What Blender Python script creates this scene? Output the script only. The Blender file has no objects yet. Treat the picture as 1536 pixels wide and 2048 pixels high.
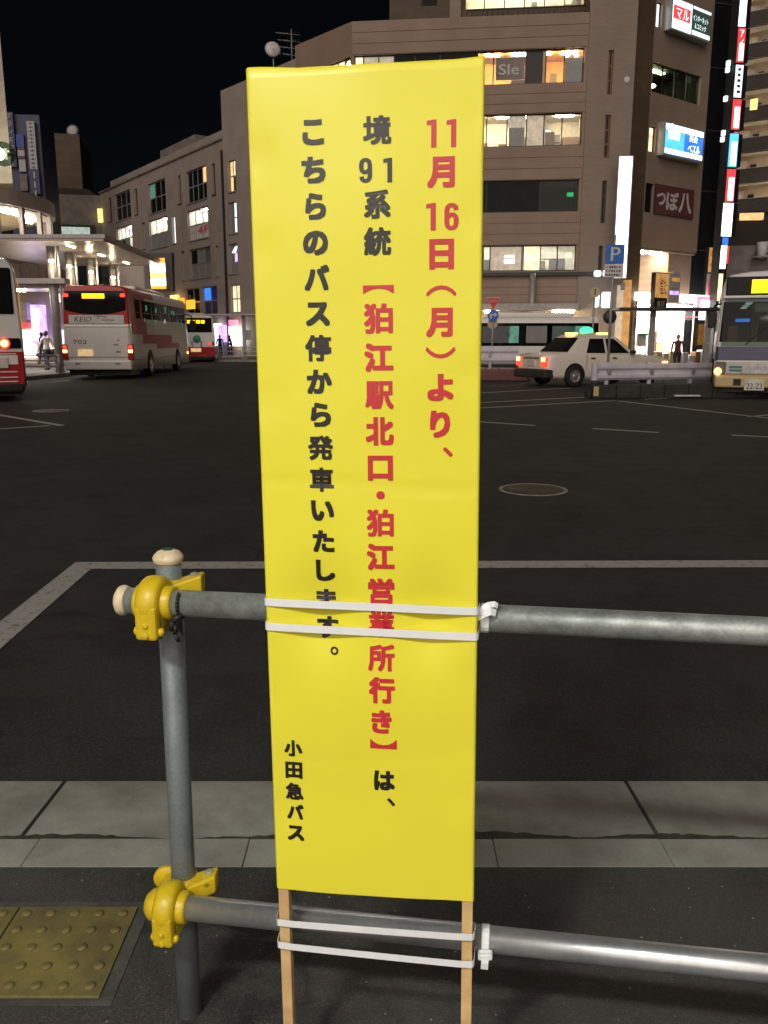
import bpy, bmesh, math, random
from mathutils import Vector, Matrix
R = math.radians
random.seed(7)
sc = bpy.context.scene
col = sc.collection

# ---------------------------------------------------------------- camera, sky, sun, exposure
FPX, HOR, EYE = 1657.0, 678.0, 1.42          # focal length in photo pixels, horizon row, eye height
TH = math.atan((1024 - HOR) / FPX)
CT, ST = math.cos(TH), math.sin(TH)
cam_d = bpy.data.cameras.new('camera')
cam_d.sensor_fit = 'VERTICAL'
cam_d.sensor_height = 24.0
cam_d.lens = FPX / 2048 * 24.0
cam_d.clip_start = 0.05
cam_d.clip_end = 2000
cam = bpy.data.objects.new('camera', cam_d)
col.objects.link(cam)
cam.location = (0, 0, EYE)
cam.rotation_euler = (math.pi / 2 - TH, 0, 0)
sc.camera = cam

world = bpy.data.worlds.new('World')
sc.world = world
world.use_nodes = True
wn = world.node_tree
sky = wn.nodes.new('ShaderNodeTexSky')
sky.sky_type = 'NISHITA'
sky.sun_disc = False
SUN_AZ, SUN_EL = R(196), R(28)               # behind the camera, a little to the left
sky.sun_elevation = SUN_EL
sky.sun_rotation = SUN_AZ
wn.links.new(sky.outputs[0], wn.nodes['Background'].inputs[0])
wn.nodes['Background'].inputs[1].default_value = 0.0006

sun_d = bpy.data.lights.new('sun', 'SUN')
sun_d.energy = 1.6
sun_d.angle = R(60)
sun_d.color = (1.0, 0.86, 0.74)
sun = bpy.data.objects.new('sun', sun_d)
col.objects.link(sun)
_d = Vector((math.sin(SUN_AZ) * math.cos(SUN_EL), math.cos(SUN_AZ) * math.cos(SUN_EL), math.sin(SUN_EL)))
sun.rotation_euler = _d.to_track_quat('Z', 'Y').to_euler()

sc.view_settings.view_transform = 'Standard'
sc.view_settings.look = 'None'
sc.view_settings.exposure = 0
sc.view_settings.gamma = 1
sc.view_settings.use_curve_mapping = False
sc.cycles.use_denoising = True
sc.cycles.max_bounces = 7
sc.cycles.transparent_max_bounces = 12
sc.cycles.sample_clamp_indirect = 3

# ---------------------------------------------------------------- measuring helpers
def ray(x, y):
    u = (x - 768) / FPX; v = (1024 - y) / FPX
    return Vector((u, CT + v * ST, -ST + v * CT))
def gnd(x, y, z=0.0):
    r = ray(x, y); t = (z - EYE) / r.z
    return Vector((r.x * t, r.y * t, z))
def at(x, y, Y):
    r = ray(x, y); t = Y / r.y
    return Vector((r.x * t, Y, EYE + r.z * t))
RZ = -0.06                                    # level of the road; the near pavement is 0

# ---------------------------------------------------------------- materials
def mat(name, c, rough=0.6, metal=0.0, var=0.15, scale=6.0, bump=0.0, bscale=80.0, em=None, es=0.0, spec=0.5, c2=None, emvar=0.0, emscale=3.0, coat=0.0):
    m = bpy.data.materials.new(name)
    m.use_nodes = True
    nt = m.node_tree; N = nt.nodes; L = nt.links
    b = N['Principled BSDF']
    b.inputs['Roughness'].default_value = rough
    b.inputs['Metallic'].default_value = metal
    b.inputs['Specular IOR Level'].default_value = spec
    b.inputs['Coat Weight'].default_value = coat
    tc = N.new('ShaderNodeTexCoord')
    nz = N.new('ShaderNodeTexNoise')
    nz.inputs['Scale'].default_value = scale
    nz.inputs['Detail'].default_value = 6
    L.new(tc.outputs['Object'], nz.inputs['Vector'])
    rp = N.new('ShaderNodeValToRGB')
    lo = [v * (1 - var) for v in c]; hi = [min(1, v * (1 + var)) for v in (c2 or c)]
    rp.color_ramp.elements[0].position = 0.3; rp.color_ramp.elements[0].color = (*lo, 1)
    rp.color_ramp.elements[1].position = 0.7; rp.color_ramp.elements[1].color = (*hi, 1)
    L.new(nz.outputs['Fac'], rp.inputs['Fac'])
    L.new(rp.outputs[0], b.inputs['Base Color'])
    if bump:
        n2 = N.new('ShaderNodeTexNoise'); n2.inputs['Scale'].default_value = bscale; n2.inputs['Detail'].default_value = 5
        L.new(tc.outputs['Object'], n2.inputs['Vector'])
        bp = N.new('ShaderNodeBump'); bp.inputs['Strength'].default_value = bump; bp.inputs['Distance'].default_value = 0.01
        L.new(n2.outputs['Fac'], bp.inputs['Height']); L.new(bp.outputs[0], b.inputs['Normal'])
    if em:
        b.inputs['Emission Color'].default_value = (*em, 1)
        b.inputs['Emission Strength'].default_value = es
        if emvar:
            n3 = N.new('ShaderNodeTexNoise'); n3.inputs['Scale'].default_value = emscale; n3.inputs['Detail'].default_value = 3
            L.new(tc.outputs['Object'], n3.inputs['Vector'])
            mr = N.new('ShaderNodeMapRange')
            mr.inputs[1].default_value = 0.3; mr.inputs[2].default_value = 0.7
            mr.inputs[3].default_value = es * (1 - emvar); mr.inputs[4].default_value = es * (1 + emvar)
            L.new(n3.outputs['Fac'], mr.inputs[0]); L.new(mr.outputs[0], b.inputs['Emission Strength'])
    return m

def glass_mat(name, tint, gloss=0.04):
    m = bpy.data.materials.new(name); m.use_nodes = True
    nt = m.node_tree; N = nt.nodes; L = nt.links
    N.remove(N['Principled BSDF'])
    tr = N.new('ShaderNodeBsdfTransparent'); tr.inputs[0].default_value = (*tint, 1)
    gl = N.new('ShaderNodeBsdfGlossy'); gl.inputs['Roughness'].default_value = 0.04
    mx = N.new('ShaderNodeMixShader'); mx.inputs[0].default_value = gloss
    L.new(tr.outputs[0], mx.inputs[1]); L.new(gl.outputs[0], mx.inputs[2])
    L.new(mx.outputs[0], N['Material Output'].inputs[0])
    return m

def asphalt_mat(name, base, stones, patch=0.25, bump=0.5, grain=140):
    m = bpy.data.materials.new(name); m.use_nodes = True
    nt = m.node_tree; N = nt.nodes; L = nt.links
    b = N['Principled BSDF']; b.inputs['Roughness'].default_value = 0.82; b.inputs['Specular IOR Level'].default_value = 0.35
    tc = N.new('ShaderNodeTexCoord')
    v = N.new('ShaderNodeTexVoronoi'); v.inputs['Scale'].default_value = grain
    n1 = N.new('ShaderNodeTexNoise'); n1.inputs['Scale'].default_value = 0.55; n1.inputs['Detail'].default_value = 8; n1.inputs['Roughness'].default_value = 0.62
    n2 = N.new('ShaderNodeTexNoise'); n2.inputs['Scale'].default_value = 60; n2.inputs['Detail'].default_value = 4
    for q in (v, n1, n2): L.new(tc.outputs['Object'], q.inputs['Vector'])
    r1 = N.new('ShaderNodeValToRGB')
    r1.color_ramp.elements[0].position = 0.32; r1.color_ramp.elements[0].color = (*[x * (1 - patch) for x in base], 1)
    r1.color_ramp.elements[1].position = 0.68; r1.color_ramp.elements[1].color = (*[x * (1 + patch) for x in base], 1)
    L.new(n1.outputs['Fac'], r1.inputs['Fac'])
    r2 = N.new('ShaderNodeValToRGB')
    r2.color_ramp.elements[0].position = 0.60; r2.color_ramp.elements[0].color = (0, 0, 0, 1)
    r2.color_ramp.elements[1].position = 0.95; r2.color_ramp.elements[1].color = (1, 1, 1, 1)
    sp = N.new('ShaderNodeSeparateColor'); L.new(v.outputs['Color'], sp.inputs[0]); L.new(sp.outputs[0], r2.inputs['Fac'])
    mx = N.new('ShaderNodeMix'); mx.data_type = 'RGBA'
    L.new(r2.outputs[0], mx.inputs['Factor']); L.new(r1.outputs[0], mx.inputs['A']); mx.inputs['B'].default_value = (*stones, 1)
    nw = N.new('ShaderNodeTexNoise'); nw.inputs['Scale'].default_value = 1.3; nw.inputs['Detail'].default_value = 6
    L.new(tc.outputs['Object'], nw.inputs['Vector'])
    vm = N.new('ShaderNodeVectorMath'); vm.operation = 'MULTIPLY_ADD'; vm.inputs[1].default_value = (1.6, 1.6, 0)
    L.new(nw.outputs['Color'], vm.inputs[0]); L.new(tc.outputs['Object'], vm.inputs[2])
    vc = N.new('ShaderNodeTexVoronoi'); vc.feature = 'DISTANCE_TO_EDGE'; vc.inputs['Scale'].default_value = 0.33
    L.new(vm.outputs[0], vc.inputs['Vector'])
    cr = N.new('ShaderNodeValToRGB'); cr.color_ramp.elements[0].position = 0.0; cr.color_ramp.elements[0].color = (.55, .55, .55, 1); cr.color_ramp.elements[1].position = 0.006; cr.color_ramp.elements[1].color = (1, 1, 1, 1)
    L.new(vc.outputs['Distance'], cr.inputs['Fac'])
    ns = N.new('ShaderNodeTexNoise'); ns.inputs['Scale'].default_value = 2.1; ns.inputs['Detail'].default_value = 10; ns.inputs['Roughness'].default_value = 0.7
    L.new(tc.outputs['Object'], ns.inputs['Vector'])
    sr_ = N.new('ShaderNodeValToRGB'); sr_.color_ramp.elements[0].position = 0.34; sr_.color_ramp.elements[0].color = (.55, .55, .55, 1); sr_.color_ramp.elements[1].position = 0.52; sr_.color_ramp.elements[1].color = (1, 1, 1, 1)
    L.new(ns.outputs['Fac'], sr_.inputs['Fac'])
    m1 = N.new('ShaderNodeMix'); m1.data_type = 'RGBA'; m1.blend_type = 'MULTIPLY'; m1.inputs['Factor'].default_value = 1
    L.new(mx.outputs['Result'], m1.inputs['A']); L.new(cr.outputs[0], m1.inputs['B'])
    m2 = N.new('ShaderNodeMix'); m2.data_type = 'RGBA'; m2.blend_type = 'MULTIPLY'; m2.inputs['Factor'].default_value = 1
    L.new(m1.outputs['Result'], m2.inputs['A']); L.new(sr_.outputs[0], m2.inputs['B'])
    L.new(m2.outputs['Result'], b.inputs['Base Color'])
    ad = N.new('ShaderNodeMath'); ad.operation = 'ADD'; L.new(v.outputs['Distance'], ad.inputs[0]); L.new(n2.outputs['Fac'], ad.inputs[1])
    bp = N.new('ShaderNodeBump'); bp.inputs['Strength'].default_value = bump; bp.inputs['Distance'].default_value = 0.004
    L.new(ad.outputs[0], bp.inputs['Height']); L.new(bp.outputs[0], b.inputs['Normal'])
    return m

def stained_mat(name, c, dirt, rough=0.8, scale=3.0, lo=0.42, hi=0.62, bump=0.3, bscale=120, metal=0.0, fine=0.1, spec=0.5):
    """a base colour with blotches of dirt that have a shape of their own"""
    m = bpy.data.materials.new(name); m.use_nodes = True
    nt = m.node_tree; N = nt.nodes; L = nt.links
    b = N['Principled BSDF']; b.inputs['Roughness'].default_value = rough; b.inputs['Metallic'].default_value = metal
    b.inputs['Specular IOR Level'].default_value = spec
    tc = N.new('ShaderNodeTexCoord')
    n1 = N.new('ShaderNodeTexNoise'); n1.inputs['Scale'].default_value = scale; n1.inputs['Detail'].default_value = 9; n1.inputs['Roughness'].default_value = 0.68
    n2 = N.new('ShaderNodeTexNoise'); n2.inputs['Scale'].default_value = bscale; n2.inputs['Detail'].default_value = 4
    for q in (n1, n2): L.new(tc.outputs['Object'], q.inputs['Vector'])
    r1 = N.new('ShaderNodeValToRGB'); r1.color_ramp.elements[0].position = lo; r1.color_ramp.elements[1].position = hi
    r1.color_ramp.elements[0].color = (*dirt, 1); r1.color_ramp.elements[1].color = (*c, 1)
    L.new(n1.outputs['Fac'], r1.inputs['Fac'])
    r2 = N.new('ShaderNodeValToRGB')
    r2.color_ramp.elements[0].position = 0.3; r2.color_ramp.elements[0].color = (1 - fine,) * 3 + (1,)
    r2.color_ramp.elements[1].position = 0.7; r2.color_ramp.elements[1].color = (1, 1, 1, 1)
    L.new(n2.outputs['Fac'], r2.inputs['Fac'])
    mx = N.new('ShaderNodeMix'); mx.data_type = 'RGBA'; mx.blend_type = 'MULTIPLY'; mx.inputs['Factor'].default_value = 1
    L.new(r1.outputs[0], mx.inputs['A']); L.new(r2.outputs[0], mx.inputs['B'])
    L.new(mx.outputs['Result'], b.inputs['Base Color'])
    if bump:
        bp = N.new('ShaderNodeBump'); bp.inputs['Strength'].default_value = bump; bp.inputs['Distance'].default_value = 0.003
        L.new(n2.outputs['Fac'], bp.inputs['Height']); L.new(bp.outputs[0], b.inputs['Normal'])
    return m

def tile_mat(name, c, joint, w=0.30, h=0.10, rough=0.65, var=0.12, mort=0.008):
    """small facing tiles, too far away to be told apart one by one"""
    m = bpy.data.materials.new(name); m.use_nodes = True
    nt = m.node_tree; N = nt.nodes; L = nt.links
    b = N['Principled BSDF']; b.inputs['Roughness'].default_value = rough
    tc = N.new('ShaderNodeTexCoord'); mp = N.new('ShaderNodeMapping'); mp.inputs['Rotation'].default_value = (R(90), 0, 0)
    br = N.new('ShaderNodeTexBrick'); br.inputs['Scale'].default_value = 1.0
    br.inputs['Brick Width'].default_value = w; br.inputs['Row Height'].default_value = h; br.inputs['Mortar Size'].default_value = mort
    br.inputs['Color1'].default_value = (*[x * (1 - var) for x in c], 1); br.inputs['Color2'].default_value = (*[x * (1 + var) for x in c], 1)
    br.inputs['Mortar'].default_value = (*joint, 1)
    L.new(tc.outputs['Object'], mp.inputs[0]); L.new(mp.outputs[0], br.inputs['Vector'])
    nz = N.new('ShaderNodeTexNoise'); nz.inputs['Scale'].default_value = 0.6; nz.inputs['Detail'].default_value = 7
    L.new(tc.outputs['Object'], nz.inputs['Vector'])
    rp = N.new('ShaderNodeValToRGB'); rp.color_ramp.elements[0].color = (0.72, 0.72, 0.72, 1); rp.color_ramp.elements[1].color = (1.15, 1.12, 1.1, 1)
    L.new(nz.outputs['Fac'], rp.inputs['Fac'])
    mx = N.new('ShaderNodeMix'); mx.data_type = 'RGBA'; mx.blend_type = 'MULTIPLY'; mx.inputs['Factor'].default_value = 1
    L.new(br.outputs['Color'], mx.inputs['A']); L.new(rp.outputs[0], mx.inputs['B']); L.new(mx.outputs['Result'], b.inputs['Base Color'])
    return m

M = {}
M['asphalt'] = asphalt_mat('asphalt', (0.029, 0.0305, 0.0308), (0.054, 0.055, 0.054), 0.3, 0.4, 190)
M['walk'] = asphalt_mat('pavement_asphalt', (0.048, 0.047, 0.044), (0.085, 0.082, 0.075), 0.45, 0.5, 300)
M['paint'] = stained_mat('road_paint', (0.46, 0.445, 0.425), (0.16, 0.155, 0.15), 0.7, 22, 0.34, 0.46)
M['kerb'] = stained_mat('kerb_concrete', (0.36, 0.35, 0.32), (0.22, 0.213, 0.19), 0.85, 3.5, 0.35, 0.65)
M['gutter'] = stained_mat('gutter_concrete', (0.38, 0.37, 0.335), (0.19, 0.183, 0.16), 0.85, 2.4, 0.35, 0.66)
M['tactile'] = stained_mat('tactile_yellow', (0.23, 0.18, 0.05), (0.10, 0.085, 0.04), 0.7, 5, 0.36, 0.62)
M['mortar'] = stained_mat('mortar', (0.10, 0.095, 0.085), (0.05, 0.05, 0.045), 0.9, 8)
M['galv'] = stained_mat('galvanised_steel', (0.44, 0.47, 0.47), (0.24, 0.26, 0.26), 0.50, 14, 0.36, 0.60, 0.15, 160, 0.55, 0.2)
M['galv_new'] = stained_mat('bright_galvanised_steel', (0.58, 0.60, 0.63), (0.42, 0.43, 0.46), 0.34, 9, 0.3, 0.6, 0.05, 90, 0.75, 0.1)
M['post_grey'] = stained_mat('weathered_post', (0.21, 0.235, 0.245), (0.15, 0.165, 0.17), 0.55, 9, 0.35, 0.65, 0.2, 140, 0.3, 0.2)
M['clamp'] = stained_mat('yellow_cast_clamp', (0.66, 0.46, 0.015), (0.20, 0.12, 0.02), 0.38, 22, 0.30, 0.37, 0.12, 60, 0, 0.1)
M['cap'] = stained_mat('cream_plastic_cap', (0.74, 0.60, 0.42), (0.55, 0.34, 0.16), 0.4, 18, 0.3, 0.5, 0.05)
M['poster'] = mat('yellow_poster', (0.82, 0.735, 0.05), 0.36, var=0.03, scale=2, spec=0.45, bump=0.12, bscale=9)
M['ink'] = mat('black_ink', (0.018, 0.014, 0.014), 0.42, var=0.1)
M['ink_red'] = mat('red_ink', (0.58, 0.032, 0.045), 0.42, var=0.05)
M['wood'] = mat('pine_stake', (0.62, 0.39, 0.18), 0.6, var=0.18, scale=14, c2=(0.66, 0.44, 0.21), bump=0.1)
M['strap'] = mat('white_plastic_strap', (0.80, 0.80, 0.84), 0.35, var=0.04, scale=30)
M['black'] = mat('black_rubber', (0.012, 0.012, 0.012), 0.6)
M['cap_green'] = mat('green_disc', (0.015, 0.09, 0.06), 0.4)
M['iron'] = stained_mat('manhole_iron', (0.060, 0.058, 0.056), (0.03, 0.03, 0.03), 0.5, 5, metal=0.5)
M['iron_rim'] = stained_mat('manhole_rim', (0.42, 0.39, 0.33), (0.22, 0.20, 0.16), 0.6, 8)
M['brown'] = tile_mat('brown_facing_tile', (0.305, 0.224, 0.172), (0.268, 0.197, 0.151), 0.60, 0.20, var=.035, mort=.006)
M['brown_panel'] = tile_mat('brown_cladding_tile', (0.315, 0.232, 0.180), (0.277, 0.204, 0.158), 0.60, 0.20, var=.035, mort=.006)
M['pier'] = tile_mat('grey_pier_tile', (0.29, 0.23, 0.188), (0.255, 0.2, 0.164), 0.3, 0.1, var=.05)
M['grey_wall'] = tile_mat('grey_plaster', (0.355, 0.300, 0.270), (0.30, 0.255, 0.23), 0.9, 0.9, 0.8, 0.05)
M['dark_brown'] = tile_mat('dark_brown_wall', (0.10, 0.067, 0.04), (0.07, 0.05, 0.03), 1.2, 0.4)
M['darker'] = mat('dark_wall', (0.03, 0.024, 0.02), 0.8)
M['black_glass'] = mat('black_cladding', (0.012, 0.013, 0.016), 0.25, var=0.3, scale=1.2)
M['white_panel'] = stained_mat('white_fascia_panel', (0.50, 0.42, 0.37), (0.40, 0.33, 0.29), 0.5, 1.2, bump=0)
M['concrete'] = stained_mat('concrete', (0.26, 0.23, 0.21), (0.18, 0.16, 0.15), 0.85, 1.2)
M['alu'] = mat('aluminium_frame', (0.45, 0.45, 0.44), 0.4, 0.5)
M['dark_frame'] = mat('dark_window_frame', (0.02, 0.018, 0.017), 0.5)
M['grey_metal'] = mat('grey_painted_metal', (0.34, 0.32, 0.33), 0.45, 0.3)
M['dark_metal'] = mat('dark_metal', (0.05, 0.048, 0.05), 0.5, 0.3)
M['glass'] = glass_mat('clear_glass', (0.93, 0.95, 0.94))
M['glass_green'] = glass_mat('tinted_glass', (0.42, 0.52, 0.48), 0.015)
M['dark_glass'] = mat('dark_window', (0.010, 0.012, 0.013), 0.06, var=0.4, scale=2, spec=0.07)
M['frost'] = mat('frosted_panel', (0.25, 0.24, 0.235), 0.35, var=0.1)
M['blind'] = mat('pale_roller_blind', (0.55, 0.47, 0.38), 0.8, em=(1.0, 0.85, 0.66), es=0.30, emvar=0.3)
M['room'] = mat('room_plaster', (0.72, 0.66, 0.55), 0.8)
M['room_gold'] = mat('amber_room_wall', (0.72, 0.45, 0.18), 0.8, var=.3, scale=.8)
M['room_dark'] = mat('unlit_room', (0.05, 0.045, 0.04), 0.9)
M['furn'] = mat('brown_furniture', (0.18, 0.09, 0.04), 0.6)
M['furn2'] = mat('grey_furniture', (0.12, 0.12, 0.13), 0.6)
def glow(name, c, s, v=0.25, sc_=2.0): return mat(name, [x * 0.7 for x in c], 0.4, em=c, es=s, emvar=v, emscale=sc_)
M['lamp_warm'] = glow('warm_lamp', (1.0, 0.62, 0.26), 95, 0)
M['lamp_cream'] = glow('cream_lamp', (1.0, 0.83, 0.55), 110, 0)
M['lamp_white'] = glow('white_lamp', (1.0, 0.97, 0.92), 80, 0)
M['lit_white'] = glow('lit_white_sign', (1.0, 0.98, 1.0), 3.0)
M['lit_cool'] = glow('lit_cool_panel', (0.80, 0.93, 1.0), 1.6, 0.35)
M['lit_cream'] = glow('lit_cream_window', (1.0, 0.85, 0.52), 1.15, 0.4, 3)
M['lit_warm'] = glow('lit_warm_window', (1.0, 0.62, 0.25), 0.9, 0.4, 3)
M['lit_shop'] = glow('lit_shop_window', (1.0, 0.92, 0.78), 3.6, 0.45, 1.3)
M['lit_red'] = glow('lit_red_sign', (1.0, 0.06, 0.07), 1.1, 0.3)
M['lit_pink'] = glow('lit_pink_sign', (1.0, 0.25, 0.35), 1.6, 0.3)
M['lit_cyan'] = glow('lit_cyan_sign', (0.10, 0.55, 1.0), 1.3, 0.2)
M['lit_blue'] = glow('lit_blue_sign', (0.04, 0.22, 0.95), 1.1, 0.25)
M['lit_green'] = glow('lit_green_lamp', (0.05, 1.0, 0.38), 1.7, 0)
M['lit_teal'] = glow('dim_green_light', (0.16, 0.42, 0.34), 0.32, 0.6, 5)
M['lit_grey'] = glow('lit_grey_blind', (0.70, 0.85, 0.78), 0.45, 0.4, 3)
M['lit_blow'] = glow('glowing_shop_wall', (1.0, 0.95, 0.85), 5.0, 0.5, 1.1)  # shop walls glow by themselves so the interior looks overexposed
M['lit_purple'] = glow('lit_purple_sign', (0.55, 0.35, 1.0), 1.6, 0.4, 2)
M['lit_orange'] = glow('lit_orange_sign', (1.0, 0.42, 0.03), 1.4, 0.1)
M['lit_yellow'] = glow('lit_yellow_sign', (1.0, 0.75, 0.22), 1.5, 0.2)
M['amber_led'] = glow('amber_display', (1.0, 0.55, 0.0), 2.6, 0)
M['tail'] = glow('tail_lamp', (1.0, 0.04, 0.02), 2.6, 0)
M['tail_hot'] = glow('brake_lamp', (1.0, 0.35, 0.12), 6, 0)
M['indicator'] = glow('amber_lamp', (1.0, 0.5, 0.1), 6, 0)
M['sign_dark'] = mat('dark_green_sign', (0.05, 0.07, 0.065), 0.4, em=(0.2, 0.3, 0.28), es=0.12)
M['maroon'] = mat('maroon_sign', (0.12, 0.035, 0.035), 0.5)
M['brush_white'] = mat('white_lettering', (0.55, 0.52, 0.5), 0.5)
M['navy'] = mat('navy_sign', (0.035, 0.045, 0.11), 0.5)
M['pale_sign'] = mat('pale_sign_board', (0.42, 0.41, 0.42), 0.5)
M['blue_sign'] = mat('blue_sign_board', (0.03, 0.06, 0.35), 0.5)
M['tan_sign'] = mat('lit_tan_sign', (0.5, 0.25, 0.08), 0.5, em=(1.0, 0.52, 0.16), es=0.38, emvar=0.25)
M['bus_white'] = mat('white_bus_paint', (0.80, 0.78, 0.77), 0.3, var=0.04, coat=0.3)
M['bus_red'] = mat('red_bus_paint', (0.42, 0.025, 0.028), 0.3, var=0.06, coat=0.3)
M['bus_blue'] = mat('blue_bus_paint', (0.045, 0.05, 0.13), 0.3, var=0.05, coat=0.3)
M['bus_cream'] = mat('cream_bus_bumper', (0.52, 0.42, 0.20), 0.4, var=0.06)
M['bus_dark'] = mat('black_bus_glass', (0.012, 0.012, 0.013), 0.06, var=0.2, spec=0.12)
M['taxi'] = mat('ivory_car_paint', (0.80, 0.74, 0.66), 0.3, var=0.03, coat=0.4)
M['tyre'] = mat('tyre', (0.014, 0.013, 0.013), 0.8)
M['rim'] = mat('wheel_rim', (0.42, 0.40, 0.41), 0.35, 0.6)
M['plate'] = mat('number_plate', (0.62, 0.60, 0.55), 0.5)
M['plate_lit'] = mat('lit_number_plate', (0.55, 0.5, 0.4), 0.5, em=(1.0, 0.62, 0.25), es=0.55, emvar=0.3, emscale=8)
M['green_mark'] = mat('green_mark', (0.04, 0.25, 0.2), 0.5)
M['rail_white'] = stained_mat('white_guard_rail', (0.68, 0.65, 0.74), (0.50, 0.47, 0.54), 0.45, 2.5, 0.3, 0.6, 0.1)
M['sign_red'] = mat('red_road_sign', (0.55, 0.03, 0.04), 0.4, em=(1, 0.1, 0.1), es=0.06)
M['sign_blue'] = mat('blue_road_sign', (0.03, 0.17, 0.58), 0.4)
M['sign_back'] = mat('road_sign_back', (0.50, 0.43, 0.28), 0.5)
M['sign_white'] = mat('white_sign_face', (0.62, 0.6, 0.6), 0.5)
M['skin'] = mat('skin', (0.45, 0.27, 0.19), 0.5)
M['hair'] = mat('dark_hair', (0.015, 0.012, 0.01), 0.6)
M['cloth_black'] = mat('black_clothing', (0.015, 0.015, 0.018), 0.85)
M['cloth_white'] = mat('white_blouse', (0.55, 0.52, 0.5), 0.85)
M['cloth_red'] = mat('dark_red_jacket', (0.13, 0.03, 0.03), 0.85)
M['cloth_navy'] = mat('navy_clothing', (0.03, 0.03, 0.06), 0.85)
M['soffit'] = stained_mat('pale_soffit', (0.52, 0.44, 0.38), (0.42, 0.35, 0.3), 0.28, 1.5, bump=0)

# ---------------------------------------------------------------- mesh helpers
class MB:
    def __init__(s): s.v = []; s.f = []; s.mi = []; s.sm = []
    def add(s, vs, fs, mi=0, smooth=False, T=None):
        b = len(s.v)
        s.v += [tuple(T @ Vector(p)) if T is not None else tuple(p) for p in vs]
        for f in fs: s.f.append([b + i for i in f]); s.mi.append(mi); s.sm.append(smooth)
        return s
    def box(s, x0, y0, z0, x1, y1, z1, mi=0, T=None):
        v = [(x, y, z) for z in (z0, z1) for y in (y0, y1) for x in (x0, x1)]
        return s.add(v, [(0, 2, 3, 1), (4, 5, 7, 6), (0, 1, 5, 4), (2, 6, 7, 3), (0, 4, 6, 2), (1, 3, 7, 5)], mi, False, T)
    def bbox(s, x0, y0, z0, x1, y1, z1, r=0.01, mi=0, T=None):
        """a box with chamfered edges all round"""
        r = min(r, (x1 - x0) / 2.01, (y1 - y0) / 2.01, (z1 - z0) / 2.01)
        bm = bmesh.new(); bmesh.ops.create_cube(bm, size=1)
        for q in bm.verts: q.co = Vector(((x0 + x1) / 2 + q.co.x * (x1 - x0), (y0 + y1) / 2 + q.co.y * (y1 - y0), (z0 + z1) / 2 + q.co.z * (z1 - z0)))
        bmesh.ops.bevel(bm, geom=list(bm.edges), offset=r, segments=2, affect='EDGES', profile=0.5)
        s.add([tuple(q.co) for q in bm.verts], [[q.index for q in f.verts] for f in bm.faces], mi, False, T); bm.free(); return s
    def quad(s, a, b, c, d, mi=0): return s.add([a, b, c, d], [(0, 1, 2, 3)], mi)
    def cyl(s, p0, p1, r0, r1=None, n=16, mi=0, caps=True, smooth=True):
        r1 = r0 if r1 is None else r1
        p0 = Vector(p0); p1 = Vector(p1); ax = (p1 - p0).normalized()
        q = ax.to_track_quat('Z', 'Y').to_matrix()
        v = []
        for p, r in ((p0, r0), (p1, r1)):
            for i in range(n):
                a = 2 * math.pi * i / n
                v.append(tuple(p + q @ Vector((r * math.cos(a), r * math.sin(a), 0))))
        b = len(s.v); s.v += v
        for i in range(n): s.f.append([b + i, b + (i + 1) % n, b + n + (i + 1) % n, b + n + i]); s.mi.append(mi); s.sm.append(smooth)
        if caps:
            s.f.append([b + i for i in range(n)][::-1]); s.mi.append(mi); s.sm.append(False)
            s.f.append([b + n + i for i in range(n)]); s.mi.append(mi); s.sm.append(False)
        return s
    def lathe(s, prof, T=None, n=20, mi=0, smooth=True, sx=1.0, sy=1.0, caps=True):
        """revolve (radius, height) pairs about local Z"""
        T = T or Matrix(); b = len(s.v)
        for r, h in prof:
            for i in range(n):
                a = 2 * math.pi * i / n
                s.v.append(tuple(T @ Vector((r * math.cos(a) * sx, r * math.sin(a) * sy, h))))
        for k in range(len(prof) - 1):
            for i in range(n):
                s.f.append([b + k * n + i, b + k * n + (i + 1) % n, b + (k + 1) * n + (i + 1) % n, b + (k + 1) * n + i]); s.mi.append(mi); s.sm.append(smooth)
        if caps and prof[0][0] > 1e-5: s.f.append([b + i for i in range(n)][::-1]); s.mi.append(mi); s.sm.append(False)
        if caps and prof[-1][0] > 1e-5: s.f.append([b + (len(prof) - 1) * n + i for i in range(n)]); s.mi.append(mi); s.sm.append(False)
        return s
    def tube(s, pts, r, n=8, mi=0):
        for a, b in zip(pts[:-1], pts[1:]): s.cyl(a, b, r, n=n, mi=mi)
        return s
    def prism(s, poly, z0, z1, mi=0, T=None):
        n = len(poly)
        v = [(x, y, z0) for x, y in poly] + [(x, y, z1) for x, y in poly]
        f = [list(range(n))[::-1], [n + i for i in range(n)]] + [[i, (i + 1) % n, n + (i + 1) % n, n + i] for i in range(n)]
        return s.add(v, f, mi, False, T)
    def ribbon(s, pts, up, w, t, mi=0):
        """a flat band of width w along up and thickness t that follows pts"""
        up = Vector(up); n = len(pts); P = [Vector(p) for p in pts]; b = len(s.v)
        for i, p in enumerate(P):
            d = (P[min(i + 1, n - 1)] - P[max(i - 1, 0)]).normalized()
            nn = d.cross(up).normalized(); uu = nn.cross(d).normalized()
            for a, c in ((-1, -1), (1, -1), (1, 1), (-1, 1)): s.v.append(tuple(p + uu * (a * w / 2) + nn * (c * t / 2)))
        for i in range(n - 1):
            for k in range(4): s.f.append([b + i * 4 + k, b + i * 4 + (k + 1) % 4, b + i * 4 + 4 + (k + 1) % 4, b + i * 4 + 4 + k]); s.mi.append(mi); s.sm.append(False)
        s.f.append([b + 3, b + 2, b + 1, b]); s.mi.append(mi); s.sm.append(False)
        e = b + (n - 1) * 4; s.f.append([e, e + 1, e + 2, e + 3]); s.mi.append(mi); s.sm.append(False)
        return s
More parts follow.
